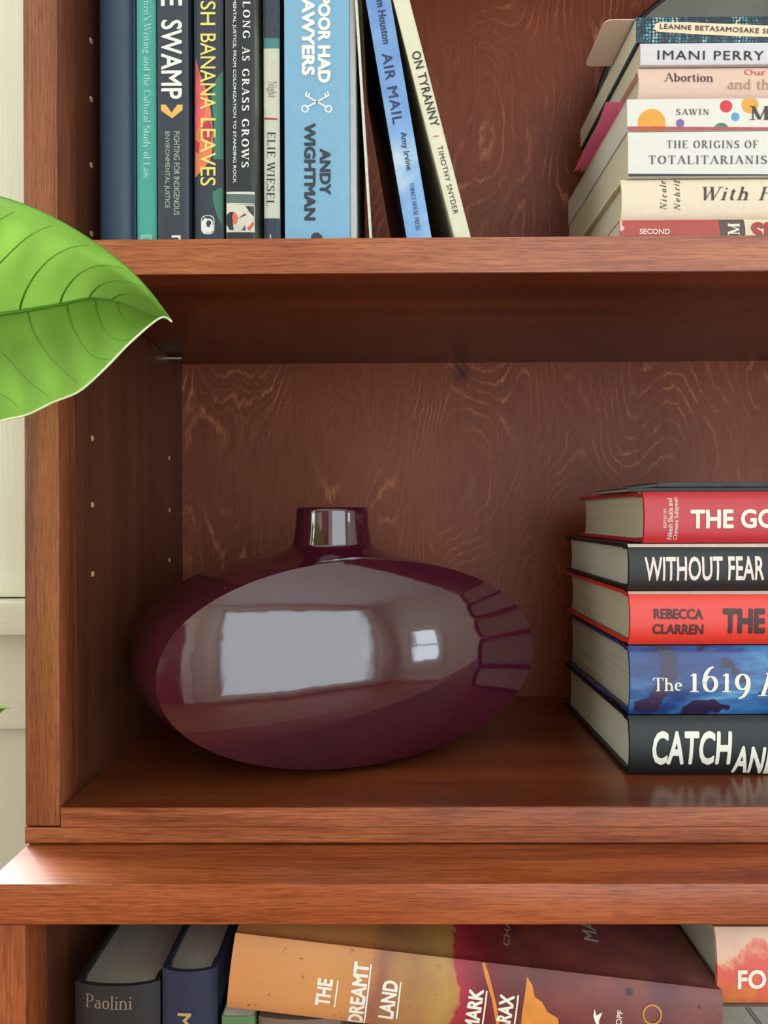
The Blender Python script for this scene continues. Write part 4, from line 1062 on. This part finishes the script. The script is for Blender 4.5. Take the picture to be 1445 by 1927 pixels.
for i in range(1, 25):
    a_ = R(90 * i / 24)
    PROF.append((last * (math.cos(a_) ** .8 if i < 24 else .001), .043 + .026 * math.sin(a_)))
bm = bmesh.new(); NA = 160; rings = []
for (k_, y_) in PROF:
    k_ = max(k_, .002)
    ring = []
    for i in range(NA):
        a = 2 * math.pi * i / NA
        cx_, sx_ = math.cos(a), math.sin(a)
        ring.append(bm.verts.new((A_ * k_ * cx_, y_, cz + B_ * k_ * math.copysign(abs(sx_) ** .95, sx_))))
    rings.append(ring)
for a, b_ in zip(rings, rings[1:]):
    for k in range(NA): bm.faces.new((a[k], a[(k + 1) % NA], b_[(k + 1) % NA], b_[k]))
bm.faces.new(rings[0][::-1]); bm.faces.new(rings[-1])
bmesh.ops.recalc_face_normals(bm, faces=bm.faces)
gl = glaze()
from_bm('body', bm, gl, vase, smooth=28)
def smax(a, b, k):
    h = max(k - abs(a - b), 0) / k
    return max(a, b) + h * h * k / 4
NX = -0.0048
ztop_n = P(626, 955, vc.y).z - ZM
bm = bmesh.new(); rings = []
R0 = .0240
prof = [(R0 - .0040, ztop_n - .060), (R0 - .0040, ztop_n - .004), (R0 - .0034, ztop_n - .0010), (R0 - .0018, ztop_n), (R0 - .0004, ztop_n - .0008), (R0, ztop_n - .003)]
zb0 = cz + B_ * 1.05
for i in range(1, 12):
    t = i / 11; prof.append((R0 + .0022 * t * t, ztop_n - .003 - (ztop_n - zb0 - .009) * t))
for i in range(1, 21):
    a_ = R(90 * i / 20)
    prof.append((R0 + .0022 + .036 * (1 - math.cos(a_)), zb0 + .006 - .012 * math.sin(a_) - .020 * (1 - math.cos(a_)) ** 2))
for (r_, z_) in prof:
    ring = []
    outer = r_ > R0 + .0001
    for i in range(96):
        a = 2 * math.pi * i / 96
        x_, y_ = r_ * math.cos(a), r_ * math.sin(a) * .98
        zz = z_
        if outer:
            ymax = .040
            if abs(y_) > ymax: y_ = math.copysign(ymax, y_)
            zz = smax(z_, cz + body_z(x_ + NX, y_) + .00010, .010) if z_ < zb0 + .012 else z_
        ring.append(bm.verts.new((x_ + NX, y_, zz)))
    rings.append(ring)
for a, b_ in zip(rings, rings[1:]):
    for k in range(96): bm.faces.new((a[k], a[(k + 1) % 96], b_[(k + 1) % 96], b_[k]))
bm.faces.new(rings[0])
bmesh.ops.recalc_face_normals(bm, faces=bm.faces)
from_bm('neck', bm, gl, vase, smooth=50)
#@@PLANT
# ---------------------------------------------------------------- plant with the big backlit leaf
def leaf_mat():
    s = NT('backlit_leaf')
    n = s.noise(s.coords((60, 60, 60)), 1.0, 5, .6); n2 = s.noise(s.coords((14, 14, 14)), 1.0, 3)
    c = s.mix(.5, s.ramp(n, [(0.35, lin((92, 148, 40))), (0.65, lin((124, 176, 60)))]), s.ramp(n2, [(0.38, lin((92, 146, 52))), (0.62, lin((156, 200, 92)))]))
    s.base(c); s.rough(.45)
    tr = s.n('ShaderNodeBsdfTranslucent'); s.l(s.mix(.6, c, lin((196, 228, 112))), tr.inputs['Color'])
    mx = s.n('ShaderNodeMixShader'); mx.inputs[0].default_value = .55
    s.l(s.b.outputs[0], mx.inputs[1]); s.l(tr.outputs[0], mx.inputs[2]); s.l(mx.outputs[0], s.out.inputs['Surface'])
    s.bump(n, .4, .0008)
    return s.m
def vein_mat():
    s = NT('leaf_vein'); c = lin((104, 158, 52)); s.base(c); s.rough(.5)
    tr = s.n('ShaderNodeBsdfTranslucent'); tr.inputs['Color'].default_value = lin((146, 196, 64))
    mx = s.n('ShaderNodeMixShader'); mx.inputs[0].default_value = .4
    s.l(s.b.outputs[0], mx.inputs[1]); s.l(tr.outputs[0], mx.inputs[2]); s.l(mx.outputs[0], s.out.inputs['Surface']); return s.m
LM, VM = leaf_mat(), vein_mat()
stem_m = plain((112, 150, 66), .45, .1)
potx, poty = -.80, .33
plant = thing('potted_plant', 'leafy green plant reaching in from the left, one big backlit leaf before the bookcase', 'plant', (potx, poty, .0005))
PO = plant.location
def cr_spline(pts, t):
    n = len(pts) - 1; f = t * n; i = min(int(f), n - 1); u = f - i
    p0 = pts[max(i - 1, 0)]; p1 = pts[i]; p2 = pts[i + 1]; p3 = pts[min(i + 2, n)]
    return tuple(0.5 * ((2 * b) + (-a + c) * u + (2 * a - 5 * b + 4 * c - d) * u * u + (-a + 3 * b - 3 * c + d) * u ** 3) for a, b, c, d in zip(p0, p1, p2, p3))
# each row: picture point of upper edge, fold, midrib, lower edge with its distance
up = [(-420, 640, .31), (-400, 480, .30), (-320, 390, .295), (-200, 350, .29), (-90, 350, .285), (0, 370, .28), (64, 392, .28), (128, 424, .28), (190, 464, .281), (244, 507, .283), (282, 548, .285), (304, 577, .287), (324, 604, .290)]
mid = [(-424, 650, .31), (-370, 640, .318), (-290, 628, .318), (-190, 616, .315), (-90, 604, .312), (0, 592, .308), (64, 582, .306), (120, 572, .305), (170, 562, .304), (214, 566, .302), (256, 580, .300), (292, 594, .296), (324, 604.5, .290)]
dn = [(-420, 660, .31), (-390, 780, .30), (-300, 850, .295), (-190, 860, .29), (-90, 830, .285), (0, 793, .28), (50, 781, .28), (100, 757, .28), (150, 736, .28), (200, 691, .281), (248, 642, .284), (302, 598, .288), (324, 606, .290)]
NS, NV = 72, 12
lf = []
for i in range(NS + 1):
    t = i / NS
    a, m, d = [cr_spline(c, t) for c in (up, mid, dn)]
    row = []
    for j in range(2 * NV + 1):
        v = j / NV - 1
        e = a if v < 0 else d; w_ = abs(v)
        q = [m[k] + (e[k] - m[k]) * w_ for k in range(3)]
        wid = math.hypot(e[0] - m[0], e[1] - m[1]) / 260
        curl = -.012 * math.sin(w_ * math.pi) * min(1, wid)                       # blade bows away
        fold = (.010 * max(0, w_ - .78) / .22 if v < 0 else 0) * min(1, wid * 1.5)  # upper margin turns back
        puck = .0016 * math.sin((t * 17 - w_ * 2.2) * math.pi * 1.0) * math.sin(w_ * math.pi) * min(1, wid)
        row.append(P(q[0], q[1], q[2] + curl + fold + puck))
    lf.append(row)
def build_leaf(rows, scale_M=None):
    bm = bmesh.new()
    g = [[bm.verts.new((scale_M @ p if scale_M else p) - PO) for p in r] for r in rows]
    for a, b_ in zip(g, g[1:]):
        for k in range(len(a) - 1): bm.faces.new((a[k], a[k + 1], b_[k + 1], b_[k]))
    bmesh.ops.solidify(bm, geom=bm.faces[:], thickness=.0004)
    o = from_bm('leaf', bm, LM, plant, smooth=70)
    return o
leaf0 = build_leaf(lf)
def surf(t, v):
    f = t * NS; i = min(int(f), NS - 1); u = f - i; g = (v + 1) * NV; j = min(int(g), 2 * NV - 1); w_ = g - j
    return lf[i][j].lerp(lf[i][j + 1], w_).lerp(lf[i + 1][j].lerp(lf[i + 1][j + 1], w_), u)
def rib(name, pts, rad, parent, lift=-.0004):
    bm = bmesh.new(); q = [surf(*p) + Vector((0, lift, 0)) - PO for p in pts]; tube(bm, q, rad, 6)
    o = from_bm(name, bm, VM, parent, 60); return o
n_ = 40
rib('midrib', [(.02 + .975 * i / n_, 0) for i in range(n_ + 1)], [.0016 * (1 - .85 * i / n_) for i in range(n_ + 1)], leaf0)
for t0 in (.14, .25, .36, .47, .58, .67, .75):
    for sg in (-1, 1):
        pts = [(min(.975, t0 + .24 * (1 - t0 * .55) * (u / 16) ** 1.5 + (.012 if sg > 0 else -.008)), sg * .90 * (u / 16)) for u in range(17)]
        rib('vein', pts, [.00055 * (1 - .8 * u / 16) * (1.1 - t0 * .6) for u in range(17)], leaf0, -.0001)
# leaf edge tubes; the lower is pale to paint light catching the edge
edge_glint = plain((226, 236, 196), .35, .02)
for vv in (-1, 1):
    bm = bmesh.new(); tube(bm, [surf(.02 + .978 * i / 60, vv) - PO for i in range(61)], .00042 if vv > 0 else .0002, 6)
    from_bm('leaf_edge_and_glint', bm, edge_glint if vv > 0 else VM, leaf0, 60)
# the other leaves hang off to the left, one tip just reaches in
base0 = surf(0.0, 0)
def place_copy(tip, dirx, size, tilt):
    """copy of the leaf shape with its tip at a given point"""
    T0 = lf[-1][NV]
    M = Matrix.Translation(tip) @ Matrix.Rotation(R(tilt), 4, 'Y') @ Matrix.Rotation(R(dirx), 4, 'Z') @ Matrix.Scale(size, 4) @ Matrix.Translation(-T0)
    build_leaf([[p for p in r[::3]] for r in lf[::3]], M)
    return M @ base0
tips = [(P(19, 1333, .27), 0, .75, -35), (Vector((-.42, .25, 1.25)), 30, 1.1, -50), (Vector((-.55, .10, .95)), -40, 1.0, 10), (Vector((-.55, .45, .80)), 50, .9, 20)]
crown = Vector((-.74, .33, .66))
ends = [base0] + [place_copy(*a) for a in tips]
for e_ in ends:
    bm = bmesh.new(); m_ = crown.lerp(e_, .5) + Vector((-.02, 0, .07))
    pts = [tuple((1 - t) ** 2 * a + 2 * t * (1 - t) * b_ + t * t * c for a, b_, c in zip(crown, m_, e_)) for t in [k / 10 for k in range(11)]]
    tube(bm, [Vector(p) - PO for p in pts], [.0042 - .0002 * k for k in range(11)], 8); from_bm('petiole', bm, stem_m, plant, 60)
bm = bmesh.new(); tube(bm, [Vector((potx, poty, .30)) - PO, Vector((potx + .02, poty, .48)) - PO, crown - PO], [.008, .007, .006], 10); from_bm('stem', bm, stem_m, plant, 60)
bm = bmesh.new(); lathe(bm, [(.09, 0.0), (.10, .01), (.125, .28), (.132, .285), (.132, .32), (.122, .32), (.118, .285), (.02, .28)], 40); from_bm('pot', bm, plain((170, 96, 66), .7), plant, 40)
bm = bmesh.new(); lathe(bm, [(.115, .282), (.112, .300), (.04, .306), (.002, .307)], 32); from_bm('soil', bm, plain((50, 38, 30), .9, .4, 90), plant, 40)
